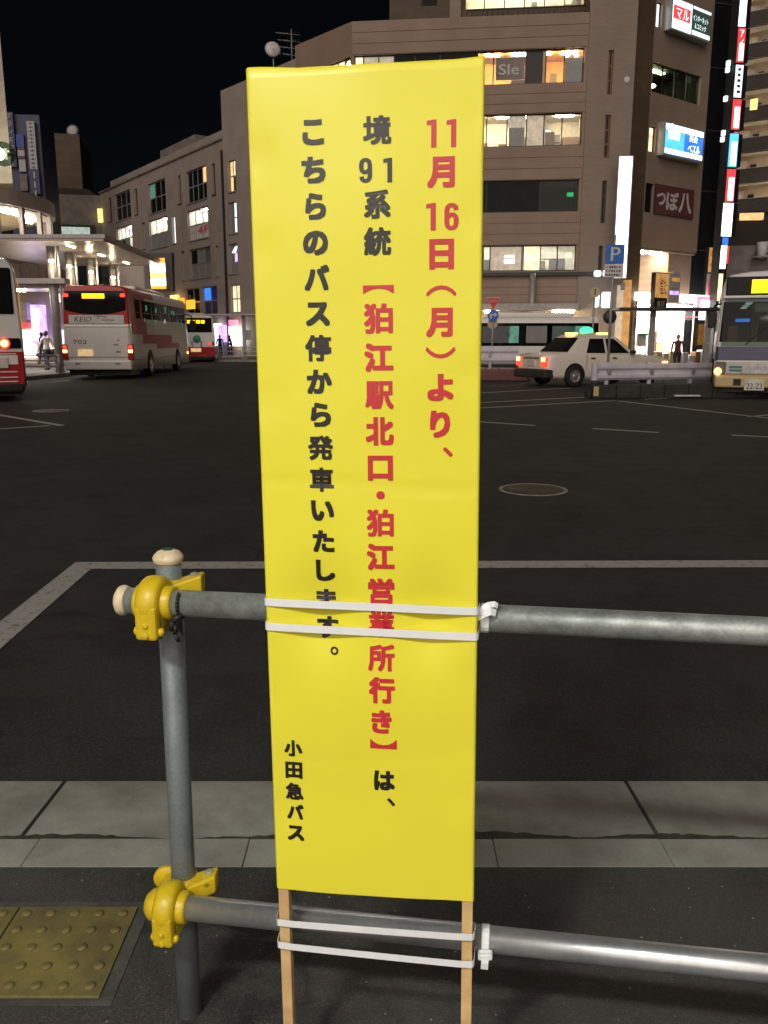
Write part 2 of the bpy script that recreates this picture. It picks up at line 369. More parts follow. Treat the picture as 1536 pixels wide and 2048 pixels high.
    def mesh(s, name, mats):
        me = bpy.data.meshes.new(name); me.from_pydata(s.v, [], s.f)
        for m in (mats if isinstance(mats, (list, tuple)) else [mats]): me.materials.append(M[m] if isinstance(m, str) else m)
        me.polygons.foreach_set('material_index', s.mi); me.polygons.foreach_set('use_smooth', s.sm)
        bm = bmesh.new(); bm.from_mesh(me); bmesh.ops.recalc_face_normals(bm, faces=bm.faces); bm.to_mesh(me); bm.free()
        me.update(); return me
    def build(s, name, mats, parent=None, loc=None, rz=None):
        return link(name, s.mesh(name, mats), parent, loc, rz)

def link(name, data, parent=None, loc=None, rz=None):
    o = bpy.data.objects.new(name, data); col.objects.link(o)
    if parent is not None: o.parent = parent
    if loc is not None: o.location = loc
    if rz is not None: o.rotation_euler = (0, 0, rz)
    return o
def tag(o, label=None, cat=None, group=None, kind=None):
    if label: o['label'] = label
    if cat: o['category'] = cat
    if group: o['group'] = group
    if kind: o['kind'] = kind
    return o
def thing(name, label, cat, loc=(0, 0, 0), rz=0, group=None):
    return tag(link(name, None, None, loc, rz), label, cat, group)

# ---------------------------------------------------------------- lettering (Blender's own fonts)
_GL = {}
def glyphs(strings):
    """turn every string into flat outlines once, before the scene is large"""
    obs = {}
    for t in strings:
        if t in _GL or t in obs: continue
        cu = bpy.data.curves.new('glyph', 'FONT'); cu.body = t; cu.resolution_u = 3
        o = bpy.data.objects.new('glyph', cu); col.objects.link(o); obs[t] = o
    bpy.context.view_layer.update()
    dg = bpy.context.evaluated_depsgraph_get()
    for t, o in obs.items():
        ev = o.evaluated_get(dg); me = ev.to_mesh()
        _GL[t] = ([(v.co.x, v.co.y) for v in me.vertices], [tuple(p.vertices) for p in me.polygons])
        ev.to_mesh_clear()
    for o in obs.values():
        cu = o.data; bpy.data.objects.remove(o); bpy.data.curves.remove(cu)

def _stroke(path, w):
    P = [Vector(q) for q in path]; vs = []; n = len(P)
    for i, q in enumerate(P):
        d = (P[min(i + 1, n - 1)] - P[max(i - 1, 0)]).normalized(); m = Vector((-d.y, d.x)) * w / 2
        vs += [tuple(q + m), tuple(q - m)]
    return vs, [(2 * i, 2 * i + 1, 2 * i + 3, 2 * i + 2) for i in range(n - 1)]
def _heavy_digits():
    six = [(.80, .74), (.76, .86), (.63, .91), (.50, .92), (.37, .91), (.24, .85), (.19, .72), (.19, .5), (.19, .28), (.24, .15), (.37, .09), (.5, .08), (.63, .09), (.76, .15), (.81, .28), (.81, .40), (.76, .51), (.63, .57), (.5, .575), (.37, .55), (.22, .47)]
    six = [(x * .5, y) for x, y in six]
    _GL['６'] = _stroke(six, .165)
    _GL['９'] = _stroke([(.5 - x, 1 - y) for x, y in six], .165)
    _GL['１'] = ([(.16, 0), (.35, 0), (.35, 1), (.24, 1), (0, .96), (0, .80), (.16, .82)], [(0, 1, 2, 3), (0, 3, 6), (3, 4, 5, 6)])

def letter(mb, t, rect, place, bold=0.0, rot=0, mi=0, shear=0.0):
    """fit text t into rect (a0, b0, a1, b1) of a surface; place(a, b, lift) gives the 3D point"""
    vs, fs = _GL[t]
    if rot: vs = [(y, -x) for x, y in vs]
    offs = [(0, 0)]
    if bold: offs += [(bold * a * .9, bold * b * .9) for a in (-1, -.6, -.2, .2, .6, 1) for b in (-1, -.6, -.2, .2, .6, 1) if max(abs(a), abs(b)) == 1]
    xs = [v[0] for v in vs]; ys = [v[1] for v in vs]
    x0, x1, y0, y1 = min(xs) - bold, max(xs) + bold, min(ys) - bold, max(ys) + bold
    a0, b0, a1, b1 = rect
    for k, (ox, oy) in enumerate(offs):
        pts = []
        for x, y in vs:
            p = (x + ox - x0) / (x1 - x0); q = (y + oy - y0) / (y1 - y0)
            pts.append(place(a0 + (a1 - a0) * p + shear * (b1 - b0) * q, b0 + (b1 - b0) * q, k * 0.00002))
        mb.add(pts, fs, mi)

SIGN_TEXT = [  # (character, pixel box in the photograph, ink, turned)
]
def _z(ox, oy, k, items):
    for t, a, b, c, d, ink, rot in items: SIGN_TEXT.append((t, ox + a / k, oy + b / k, ox + c / k, oy + d / k, ink, rot))
_z(470, 100, 2.954, [('こ', 398, 412, 527, 565, 0, 0), ('ち', 393, 630, 537, 790, 0, 0), ('ら', 415, 845, 540, 1005, 0, 0), ('の', 402, 1068, 552, 1215, 0, 0), ('バ', 410, 1270, 560, 1422, 0, 0),
    ('境', 757, 388, 925, 562, 0, 0), ('９', 735, 640, 812, 788, 0, 0), ('１', 878, 640, 930, 786, 0, 0), ('系', 763, 828, 922, 1000, 0, 0), ('統', 763, 1048, 925, 1218, 0, 0), ('【', 757, 1390, 940, 1440, 1, 1),
    ('１', 1133, 410, 1190, 577, 1, 0), ('１', 1250, 407, 1307, 573, 1, 0), ('月', 1135, 628, 1300, 815, 1, 0), ('１', 1130, 905, 1187, 1067, 1, 0), ('６', 1237, 903, 1322, 1065, 1, 0), ('日', 1147, 1115, 1295, 1298, 1, 0), ('（', 1130, 1390, 1308, 1455, 1, 1)])
_z(480, 600, 2.954, [('ス', 388, 12, 532, 155, 0, 0), ('停', 385, 205, 540, 363, 0, 0), ('か', 395, 410, 545, 555, 0, 0), ('ら', 418, 605, 540, 750, 0, 0), ('発', 403, 800, 552, 945, 0, 0), ('車', 412, 988, 556, 1133, 0, 0), ('い', 420, 1182, 558, 1305, 0, 0), ('た', 430, 1358, 560, 1490, 0, 0),
    ('狛', 733, 20, 905, 200, 1, 0), ('江', 735, 255, 908, 425, 1, 0), ('駅', 740, 478, 910, 645, 1, 0), ('北', 743, 690, 910, 860, 1, 0), ('口', 755, 918, 905, 1068, 1, 0), ('・', 806, 1128, 856, 1177, 1, 0), ('狛', 750, 1235, 910, 1397, 1, 0),
    ('月', 1100, 45, 1258, 220, 1, 0), ('）', 1097, 278, 1273, 345, 1, 1), ('よ', 1107, 435, 1263, 598, 1, 0), ('り', 1122, 652, 1243, 815, 1, 0), ('、', 1198, 870, 1258, 928, 1, 0)])
_z(480, 1080, 2.743, [('し', 415, 108, 522, 230, 0, 0), ('ま', 412, 275, 525, 390, 0, 0), ('す', 415, 430, 535, 550, 0, 0), ('。', 492, 592, 537, 637, 0, 0),
    ('江', 697, 18, 850, 165, 1, 0), ('営', 703, 208, 848, 352, 1, 0), ('業', 703, 385, 850, 532, 1, 0), ('所', 703, 572, 850, 718, 1, 0), ('行', 708, 748, 852, 893, 1, 0), ('き', 722, 928, 835, 1058, 1, 0), ('】', 715, 1090, 862, 1142, 1, 1), ('は', 735, 1262, 850, 1372, 0, 0), ('、', 808, 1413, 852, 1457, 0, 0),
    ('小', 243, 1097, 342, 1187, 0, 0), ('田', 248, 1218, 343, 1308, 0, 0), ('急', 250, 1332, 348, 1425, 0, 0), ('バ', 257, 1450, 350, 1532, 0, 0)])
_z(520, 1600, 2.954, [('ス', 163, 150, 262, 238, 0, 0)])
glyphs([t[0] for t in SIGN_TEXT] + ['KEIO', 'Highway', 'Express', '702', '22-23', 'P', '4F', 'B1F', 'つ', 'ぼ', '八', 'インターネット', '＆コミック', 'マル', 'Sle', '英会', 'ベスル', 'ア', 'イ', '止まれ', 'ノンステップバス', '塩た', 'ん'] + list('ブランズタディ'))

_heavy_digits()
# ---------------------------------------------------------------- people (prepared early: each is one skinned body)
def skin_body(J, E):
    """J: name -> (x, y, z, radius); E: bones"""
    me = bpy.data.meshes.new('body'); names = list(J)
    me.from_pydata([J[n][:3] for n in names], [(names.index(a), names.index(b)) for a, b in E], [])
    o = bpy.data.objects.new('body', me); col.objects.link(o)
    sk = o.modifiers.new('skin', 'SKIN'); sk.use_smooth_shade = True
    ss = o.modifiers.new('sub', 'SUBSURF'); ss.levels = 2; ss.render_levels = 2
    for i, n in enumerate(names):
        v = me.skin_vertices[0].data[i]; r = J[n][3]
        v.radius = r if isinstance(r, tuple) else (r, r); v.use_root = (n == 'pelvis')
    return o
def pose(step=0.12, lean=0.0, arm=0.1, turn=0):
    """a standing or walking figure 1.66 m tall, facing +Y"""
    l = lean
    J = {'pelvis': (0, 0, .92, (.15, .11)), 'waist': (0, .3 * l, 1.06, (.135, .10)), 'chest': (0, .9 * l, 1.28, (.165, .115)), 'neckb': (0, 1.15 * l, 1.40, (.075, .07)), 'neck': (0, 1.3 * l, 1.46, .055), 'head': (0, 1.5 * l + .015, 1.55, (.078, .092)), 'crown': (0, 1.55 * l, 1.635, (.06, .07))}
    E = [('pelvis', 'waist'), ('waist', 'chest'), ('chest', 'neckb'), ('neckb', 'neck'), ('neck', 'head'), ('head', 'crown')]
    for s, k in ((1, 'r'), (-1, 'l')):
        f = s * step
        J.update({'hip' + k: (s * .09, 0, .86, .095), 'knee' + k: (s * .095, f * .5 + .02, .48, .062), 'ank' + k: (s * .095, f, .09, .042), 'toe' + k: (s * .10, f + .15, .035, .035),
                  'sh' + k: (s * .185, 1.0 * l, 1.36, .06), 'el' + k: (s * .235, .7 * l - f * .6 - .02, 1.08, .044), 'wr' + k: (s * .23, .5 * l - f * .8 + arm, .86, .032), 'ha' + k: (s * .225, .5 * l - f * .85 + arm + .02, .77, .032)})
        E += [('pelvis', 'hip' + k), ('hip' + k, 'knee' + k), ('knee' + k, 'ank' + k), ('ank' + k, 'toe' + k), ('chest', 'sh' + k), ('sh' + k, 'el' + k), ('el' + k, 'wr' + k), ('wr' + k, 'ha' + k)]
    return skin_body(J, E)
_raw = [pose(.14, .0, .08), pose(.20, .03, .10), pose(.04, .10, .22), pose(.05, .0, .05)]
bpy.context.view_layer.update()
_dg = bpy.context.evaluated_depsgraph_get()
BODY = []
for o in _raw:
    me = bpy.data.meshes.new_from_object(o.evaluated_get(_dg)); BODY.append(me)
for o in _raw: bpy.data.objects.remove(o)
def person(i, top, legs, label, loc, rz, extra=None):
    me = BODY[i].copy(); me.materials.clear()
    for m in (legs, top, 'skin', 'hair', 'black'): me.materials.append(M[m])
    for p in me.polygons:
        c = p.center; p.use_smooth = True
        if c.z > 1.44: p.material_index = 3 if (c.z > 1.60 or c.y < (0.0 if i != 2 else .1)) else 2
        elif c.z > .90 or (abs(c.x) > .19 and c.z > .84): p.material_index = 1
        elif abs(c.x) > .185 and c.z > .6: p.material_index = 2
        elif c.z < .08: p.material_index = 4
        else: p.material_index = 0
    o = link('person', me, None, loc, rz)
    o['label'] = label; o['category'] = 'person'; o['group'] = 'people walking round the square'
    hb = MB()
    dx = .0; y0 = 0.0 if i != 2 else .15
    hb.lathe([(.0, .115), (.045, .105), (.085, .06), (.097, .0), (.09, -.06), (.07, -.10)], Matrix.Translation((0, y0 - .012, 1.575)), 12, sx=.88, sy=1.0)
    hb.build('hair', 'hair', o)
    if extra == 'bag':
        b = MB(); b.bbox(.22, -.12, .68, .30, .16, .92, .02); b.tube([(.26, -.06, .92), (.24, -.03, 1.15), (.2, .0, 1.37)], .01, 6); b.build('shoulder_bag', 'black', o)
    return o

# ---------------------------------------------------------------- the ground
road = MB(); road.quad((-420, -20, RZ), (420, -20, RZ), (420, 600, RZ), (-420, 600, RZ))
tag(road.build('road', 'asphalt'), kind='structure')
pav = MB(); pav.box(-14, -9, -.25, 14, 2.028, 0)
pavement = tag(pav.build('pavement', 'walk'), kind='structure')

kerb = tag(link('kerb', None, None, (0, 2.03, 0)), kind='structure')
kj = [-5.2, -4.6, -4.0, -3.4, -2.8, -2.2, -1.6, -1.0, -.39, .315, .80, 1.40, 2.0, 2.6, 3.2, 3.8, 4.4, 5.0]
for a, b in zip(kj[:-1], kj[1:]):
    MB().bbox(a + .0007, 0, -.2, b - .0007, .133, random.uniform(-.0015, .0015), .0035).build('kerb_stone', 'kerb', kerb)
MB().box(-5.3, .004, -.24, 5.2, .128, -.012).build('joint_mortar', 'mortar', kerb)
gut = tag(link('gutter', None, None, (0, 2.166, 0)), kind='structure')
gj = [-6.3, -4.5, -2.75, -1.085, .822, 2.6, 4.4, 6.2]
for a, b in zip(gj[:-1], gj[1:]):
    m = MB(); y1 = .405
    m.add([(a + .007, 0, -.2), (b - .007, 0, -.2), (b - .007, y1, -.2), (a + .007, y1, -.2), (a + .007, 0, -.036), (b - .007, 0, -.036), (b - .007, y1, -.052), (a + .007, y1, -.052)],
          [(0, 3, 2, 1), (4, 5, 6, 7), (0, 1, 5, 4), (2, 3, 7, 6), (1, 2, 6, 5), (0, 4, 7, 3)])
    m.build('gutter_slab', 'gutter', gut)
MB().box(-6.4, .003, -.24, 6.2, .400, -.058).build('joint_filler', 'darker', gut)

M['silt'] = stained_mat('gutter_silt', (0.075, 0.068, 0.055), (0.03, 0.028, 0.024), 0.95, 14, 0.35, 0.6, 0.6, 220)
m = MB(); n_ = 420; e0 = []; e1 = []
for k in range(n_ + 1):
    x = -4.4 + 8.8 * k / n_; w = .052 + .036 * abs(math.sin(x * 1.7 + 1)) * abs(math.sin(x * 5.3)) + random.uniform(0, .010)
    e0.append((x, .0005, -.0315 + random.uniform(-.001, .001))); e1.append((x, w, -.0358 - w * .0395))
m.v = e0 + e1; m.f = [[k, k + 1, n_ + 2 + k, n_ + 1 + k] for k in range(n_)]; m.mi = [0] * n_; m.sm = [True] * n_
m.build('silt', 'silt', gut)['kind'] = 'stuff'
m = MB()
for k in range(150):
    x = random.uniform(-1.1, 1.2); y = random.uniform(1.15, 2.02); s = random.uniform(.0008, .0028)
    m.lathe([(0, -.2 * s), (s, .1 * s), (.6 * s, .8 * s), (0, s)], Matrix.Translation((x, y, 0)), 5, sx=random.uniform(.7, 1.5))
for k in range(60):
    x = random.uniform(-1.4, 1.5); y = random.uniform(2.18, 2.54); s = random.uniform(.0008, .003)
    m.lathe([(0, 0), (s, .1 * s), (.6 * s, .8 * s), (0, s)], Matrix.Translation((x, y, -.036 - (y - 2.166) * .0395)), 5)
tag(m.build('grit', 'kerb'), 'scattered pale grit on the dark pavement by the kerb', kind='stuff')

def road_line(name, pts, label=None):
    m = MB(); P = [gnd(x, y, RZ) + Vector((0, 0, .004)) for x, y in pts]
    m.add([tuple(p) for p in P], [list(range(len(P)))])
    return tag(m.build(name, 'paint'), kind='structure')
road_line('road_marking', [(151, 1125), (1700, 1121), (1700, 1135), (181, 1139)])
road_line('road_marking', [(151, 1125.5), (181, 1139.5), (-60, 1352), (-160, 1370)])
def road_strip(x0, y0, x1, y1, w=.13):
    a = gnd(x0, y0, RZ + .004); b = gnd(x1, y1, RZ + .004); n = Vector((-(b - a).y, (b - a).x, 0)).normalized() * (w / 2)
    m = MB(); m.quad(tuple(a - n), tuple(b - n), tuple(b + n), tuple(a + n)); return tag(m.build('road_marking', 'paint'), kind='structure')
for q in [(700, 830, 1232, 801), (1238, 802, 1640, 848), (1290, 798.5, 1640, 781), (700, 819, 1175, 794), (700, 800, 1140, 776), (760, 830, 1070, 851), (1185, 857, 1318, 865), (1463, 870, 1640, 879), (1498, 833.5, 1640, 820), (-90, 815, 124, 851), (-90, 864, 100, 851), (255, 753, 330, 747), (98, 765, 140, 761)]:
    road_strip(*q)

# raised paving dots beside the barrier
tp = tag(link('tactile_paving', None, None, (-.626, 1.565, 0)), kind='structure')
TD = MB().lathe([(.0125, 0), (.0118, .003), (.0095, .0048), (.0, .005)], n=14).mesh('dome', 'tactile')
for k in range(3):
    x1 = -k * .302
    t = MB().bbox(x1 - .298, 0, -.03, x1, .294, .006, .002).build('tile', 'tactile', tp)
    for i in range(5):
        for j in range(5):
            link('dome', TD, t, (x1 - .030 - i * .0605, .030 + j * .0595, .006))
m = MB(); m.box(-.95, .297, -.03, .032, .315, .003); m.box(.003, -.005, -.03, .032, .296, .003); m.box(-.95, -.02, -.03, .032, -.006, .002)
m.build('mortar_border', 'mortar', tp)

# manhole covers
def manhole(x, y, r, label, hot=False):
    t = thing('manhole_cover', label, 'manhole cover', (x, y, RZ), R(20), 'manhole covers in the road')
    MB().lathe([(r * .90, .002), (r * .90, .009), (r, .009), (r, .002)], n=40, smooth=False).build('rim', 'iron_rim', t)
    MB().lathe([(r * .895, .001), (r * .895, .005), (0, .005)], n=40, smooth=False).build('plate', 'iron', t)
    g = MB(); n = 9
    for i in range(-n, n + 1):
        w = r * .86; c = i * w / n
        h = math.sqrt(max(0, w * w - c * c))
        if h < .05: continue
        g.box(c - .008, -h, .004, c + .008, h, .010); g.box(-h, c - .006, .004, h, c + .006, .0095)
    g.build('tread_pattern', 'iron', t)['kind'] = 'stuff'
manhole(1.492, 8.165, .342, 'round iron manhole cover with pale rim in the road right of the notice')
p = gnd(102, 822, RZ); manhole(p.x, p.y, .36, 'thin far manhole cover in the road in front of the left bus')

# ---------------------------------------------------------------- the pipe barrier
RA = Vector((1, -.150, 0)).normalized()                 # along the rails
RNn = Vector((-RA.y, RA.x, 0))                          # away from the camera
def rail_pt(x, z, y0=1.465): return Vector((x, y0 - .150 * (x + .391), z))
ZT, ZL = .943, .303
PX, PY = -.420, 1.528
bar = thing('pipe_barrier', 'galvanised two rail pipe barrier with yellow clamps that carries the yellow notice', 'barrier', (PX, PY, 0))
def loc(p): return tuple(Vector(p) - Vector((PX, PY, 0)))
PR = .0243
post = MB().cyl((0, 0, -.2), (.008, .002, 1.006), PR, n=28).build('post', 'post_grey', bar)
capT = Matrix.Translation((.008, .002, 1.008))
cap = MB().lathe([(.0252, -.006), (.0270, -.004), (.0290, .002), (.0292, .005), (.0272, .009), (.021, .0155), (.0105, .0200), (0, .0206)], capT, 28).build('cap', 'cap', bar)
MB().lathe([(.0105, .0199), (.0098, .0212), (0, .0216)], capT, 20).build('disc', 'cap_green', cap)
MB().cyl((2.35, -.35, -.2), (2.35, -.35, 1.0), PR, n=20).build('post', 'post_grey', bar)
MB().cyl(loc(rail_pt(-.488, ZT)), loc(rail_pt(2.1, ZT)), PR, n=32).build('rail', 'galv', bar)
MB().cyl(loc(rail_pt(-.43, ZL)), loc(rail_pt(2.1, ZL)), PR, n=32).build('rail', 'galv_new', bar)
AX = RA.to_track_quat('Z', 'Y').to_matrix().to_4x4()
def axis_T(p): return Matrix.Translation(loc(p)) @ AX
MB().lathe([(.0252, .010), (.0265, .008), (.0285, .002), (.0287, -.002), (.0262, -.007), (.018, -.0125), (.008, -.015), (0, -.0155)], axis_T(rail_pt(-.486, ZT)), 28).build('end_cap', 'cap', bar)
def clamp(x, z, ear_left, dome):
    m = MB(); T = axis_T(rail_pt(x, z)); c = rail_pt(x, z)
    ring = [(.0246, -.022), (.034, -.0235), (.042, -.0215), (.047, -.016), (.0495, -.007), (.0495, .007), (.047, .015), (.042, .0195), (.034, .021), (.0246, .020)]
    m.lathe(ring, T, 40)
    m.lathe([(.0248, -.034), (.0305, -.033), (.0315, -.028), (.0315, .030), (.0305, .037), (.0248, .038)], T, 32)
    fr = Matrix.Translation(loc(c)) @ Matrix(((RA.x, RNn.x, 0, 0), (RA.y, RNn.y, 0, 0), (0, 0, 1, 0), (0, 0, 0, 1)))
    m.bbox(-.0215, -.0485, -.060, .0205, .030, .006, .007, T=fr)
    m.bbox(-.019, -.005, -.015, .019, .070, .030, .010, T=fr)
    for s in (-1, 1):
        m.lathe([(0, -.008), (.005, -.007), (.0075, 0), (.005, .007), (0, .008)], fr @ Matrix.Translation((s * .0225, -.034, -.046)), 12)
    # half shells round the post with a bolted ear on each side
    pz = z + .006
    m.lathe([(.0246, -.026), (.033, -.024), (.0345, 0), (.033, .022), (.0246, .024)], Matrix.Translation((0, 0, pz)), 28)
    q = MB(); body = m.build('clamp', 'clamp', bar)
    def ear(s):
        e = MB(); e.bbox(.018, -.024, -.020, .074, .012, .020, .005)
        e.v = [(s * vx, vy + .10 * max(0, vx - .02) - (.012 if vy < 0 and vx < .05 else 0), vz + .30 * max(0, vx - .03)) for vx, vy, vz in e.v]
        e.v = [(a, b, c_ + pz) for a, b, c_ in e.v]
        e.build('ear', 'clamp', body)
        MB().lathe([(.009, 0), (.009, .006), (.006, .008), (0, .0085)], Matrix.Translation((s * .058, .0, pz + .026)), 6, smooth=False).build('bolt', 'iron_rim', body)
    ear(1)
    for bz in (-.030, -.050):
        MB().lathe([(.0058, 0), (.0058, .003), (.004, .0042), (0, .0045)], fr @ Matrix.Translation((0, -.0482, bz)) @ Matrix.Rotation(R(90), 4, 'X'), 6, smooth=False).build('bolt', 'clamp', body)
    MB().box(-.0222, -.030, -.0605, .0212, -.0285, -.001, T=fr).build('seam', 'darker', body)
    if ear_left:
        MB().lathe([(0, -.007), (.024, -.007), (.028, -.004), (.028, .004), (.024, .007), (0, .007)], Matrix.Translation((-.034, .014, pz + .006)) @ Matrix.Rotation(R(90), 4, 'X'), 20).build('ear', 'clamp', body)
    if dome:
        MB().lathe([(.031, .02), (.0325, 0), (.030, -.012), (.02, -.022), (0, -.026)], axis_T(rail_pt(x - .026, z)), 28).build('end_dome', 'clamp', body)
clamp(-.424, ZT, False, False)
clamp(-.430, ZL, True, True)

tie = MB(); c = rail_pt(-.372, ZT)
pts = [c + RNn * (-.0268 * math.cos(a)) + Vector((0, 0, .0268 * math.sin(a))) for a in [R(k) for k in range(60, -131, -15)]]
tie.tube([tuple(p) for p in pts], .0032, 6)
p0 = pts[-5]
tie.tube([tuple(p0), tuple(p0 + Vector((-.008, -.006, -.012))), tuple(p0 + Vector((-.010, -.006, -.030))), tuple(p0 + Vector((-.004, -.004, -.045)))], .0042, 6)
tie.tube([tuple(p0 + Vector((.004, -.004, .008))), tuple(p0 + Vector((-.012, -.010, -.004))), tuple(p0 + Vector((-.016, -.006, -.022)))], .0055, 6)
tag(tie.build('cable_tie', 'black'), 'black tie knotted round the top rail beside the upper yellow clamp', 'cable tie')

# ---------------------------------------------------------------- the yellow notice
SW, SH, SZ = .3665, 1.4054, 1.1217
SO = Vector((-.0258, 1.355, SZ))
SROT = Matrix.Rotation(R(-7.05), 4, 'Z') @ Matrix.Rotation(R(-.69), 4, 'X') @ Matrix.Rotation(R(-.61), 4, 'Y')
ST4 = Matrix.Translation(SO) @ SROT
SINV = ST4.inverted()
def on_sign(x, y):
    r = ray(x, y); o = SINV @ Vector((0, 0, EYE)); d = SINV.to_3x3() @ r
    t = -o.y / d.y; p = o + d * t
    return p.x, p.z
root = link('notice_board', None); root.matrix_world = ST4 @ Matrix.Translation((0, 0, -SZ))
tag(root, 'tall yellow paper notice with red and black Japanese lettering strapped to the pipe barrier', 'notice')
ZS = [on_sign(742, 1212)[1], on_sign(742, 1263)[1]]
def surf(x, z):
    y = 0.0
    zm = (ZS[0] + ZS[1]) / 2
    for xc, wd, am in ((-.085, .055, .015), (.105, .045, .0135)):
        y += am * math.exp(-((x - xc) / wd) ** 2) * math.exp(-((z - zm) / .075) ** 2)
    y -= .0022 * math.cos(x / SW * 5) * (1 - math.exp(-((z - zm) / .10) ** 2))
    y += .0009 * math.sin(9 * z + 14 * x) + .0006 * math.sin(23 * z - 9 * x) + .0005 * math.sin(41 * x + 6 * z)
    y += .0014 * math.exp(-((z - .06 + .05 * x) / .006) ** 2) + .0010 * math.exp(-((z + .43 - .10 * x) / .008) ** 2)
    for sx in (-1, 1):
        for zc_ in (-.52, -.30, .22, .46, .60): y += .0016 * math.exp(-((x - sx * .165) / .022) ** 2) * math.exp(-((z - zc_ - .02 * sx) / .025) ** 2)
    return y
sec = []
rr = .007
for k in range(3): sec.append((-SW / 2 + .05 - .024 * k, .031, 0))
for k in range(5):
    a = R(90 + 22.5 * k); sec.append((-SW / 2 + .004 + .004 * math.cos(a), .027 + .004 * math.sin(a), 0))
for k in range(6):
    a = R(180 + 18 * k); sec.append((-SW / 2 + rr + rr * math.cos(a), rr + rr * math.sin(a), k / 5))
NXS = 44
for k in range(1, NXS): sec.append((-SW / 2 + rr + (SW - 2 * rr) * k / NXS, 0, 1))
sec += [(-x, y, w) for x, y, w in sec[:14][::-1]]
NZS = 130; ps = MB(); n = len(sec)
for j in range(NZS + 1):
    zz = -SH / 2 + SH * j / NZS
    for x, y, w in sec:
        topw = max(0, (j - NZS + 1)) * .0
        ps.v.append((x, y + w * surf(x, zz), zz + SZ + (.0016 * math.sin(x * 31 + 1) - .002 * math.cos(x * 17) if j == NZS else 0)))
for j in range(NZS):
    for i in range(n - 1): ps.f.append([j * n + i, j * n + i + 1, j * n + n + i + 1, j * n + n + i]); ps.mi.append(0); ps.sm.append(True)
# rounded fold over the top edge
b0 = NZS * n; prev = list(range(b0, b0 + n))
for k, (sy, dz) in enumerate(((.16, .0035), (.45, .0052), (.8, .0045))):
    cur = []
    for i in range(n):
        x, y, z = ps.v[b0 + i]; cur.append(len(ps.v)); ps.v.append((x * (1 - .004 * (k + 1)), y + (.016 - y) * sy, z + dz))
    for i in range(n - 1): ps.f.append([prev[i], prev[i + 1], cur[i + 1], cur[i]]); ps.mi.append(0); ps.sm.append(True)
    prev = cur
ps.f.append(prev); ps.mi.append(0); ps.sm.append(False)
poster = ps.build('poster', 'poster', root)
for s, xc in ((-1, -SW / 2 + .0125), (1, SW / 2 - .0115)):
    MB().bbox(xc - .0098, .005, .0, xc + .0098, .0265, SZ + SH / 2 - .01, .0012).build('stake', 'wood', root)
MB().box(-SW / 2 + .022, .014, SZ + .5, SW / 2 - .022, .028, SZ + .52).build('cross_bar', 'wood', root)
def place_on_sign(a, b, lift): return (a, surf(a, b) - .0007 - lift, b + SZ)
for t, x0, y0, x1, y1, ink, rot in SIGN_TEXT:
    xm, ym = (x0 + x1) / 2, (y0 + y1) / 2
    a0, _ = on_sign(x0, ym); a1, _ = on_sign(x1, ym); _, bt = on_sign(xm, y0); _, bb = on_sign(xm, y1)
    bold = .040 if t in '境系統駅狛営業発停車急所' else .052
    if t in '・。、（）【】': bold = .014
    if t in '１６９': bold = 0
    mb = MB(); letter(mb, t, (a0, bb, a1, bt), place_on_sign, bold, rot)
    mb.build('printed_character', 'ink_red' if ink else 'ink', poster)

# white straps that tie the notice to the rails
def S(p): return ST4 @ Vector((p[0], p[1], p[2]))
upv = SROT @ Vector((0, 0, 1))
def strap(name, bands, z_rail, buckle, label):
    t = thing(name, label, 'strap', (SO.x, SO.y, z_rail), 0)
    def L(p): return tuple(Vector(p) - Vector((SO.x, SO.y, z_rail)))
    for (xl, yl, xr, yr) in bands:
        al, bl = on_sign(xl, yl); ar, br = on_sign(xr, yr)
        zr = z_rail - SO.z
        hl = -SW / 2 - .0022; hr = SW / 2 + .0022
        pts = [(hl + .012, .082, zr * .75 + bl * .25), (hl - .001, .045, bl + .3 * (zr - bl)), (hl - .0005, .028, bl), (hl, .008, bl), (hl + .0012, .001, bl)]
        pts += [(hl + .004, -.0022, bl)]
        for k in range(1, 12):
            f = k / 12; pts.append((hl + (hr - hl) * f, -.0036 - .0008 * math.sin(math.pi * f), bl + (br - bl) * f))
        pts += [(hr - .004, -.0022, br), (hr - .0012, .001, br), (hr, .008, br), (hr + .0005, .028, br), (hr + .001, .045, br + .3 * (zr - br)), (hr - .012, .082, zr * .75 + br * .25)]
        MB().ribbon([L(S(p)) for p in pts], upv, .0135, .0009).build('band', 'strap', t)
    # a loop round the rail with its buckle
    bx = at(buckle[0], buckle[1], 1.37).x; c = rail_pt(bx, z_rail)
    loop = [c + RNn * (-.0258 * math.cos(a)) + Vector((0, 0, .0258 * math.sin(a))) for a in [R(k) for k in range(-200, 161, 20)]]
    MB().ribbon([L(p) for p in loop], RA, .014, .0009).build('loop', 'strap', t)
    return t, L, c
t, L, c = strap('plastic_strap', [(530, 1203, 955, 1222), (532, 1252, 955, 1273)], ZT, (972, 1225), 'white plastic strap wound twice round the notice at the top rail')
f0 = c - RNn * .0275
k = MB()
k.ribbon([L(f0 + Vector(q)) for q in ((-.020, .004, .004), (-.012, -.006, .013), (-.002, -.011, .021), (.009, -.009, .024), (.018, -.004, .019))], (0, .35, 1), .0125, .0010)
k.build('knot_end', 'strap', t)
k = MB()
k.ribbon([L(f0 + Vector(q)) for q in ((-.018, .004, .016), (-.006, -.004, .026), (.006, -.002, .033), (.017, .002, .033), (.022, .004, .029))], (0, .7, .8), .011, .0010)
k.build('knot_end', 'strap', t)
k = MB(); k.bbox(-.008, -.0045, -.0065, .008, .0045, .0065, .003, T=Matrix.Translation(L(f0 + Vector((-.006, -.006, .021)))) @ Matrix.Rotation(R(20), 4, 'Y')); k.build('knot', 'strap', t)
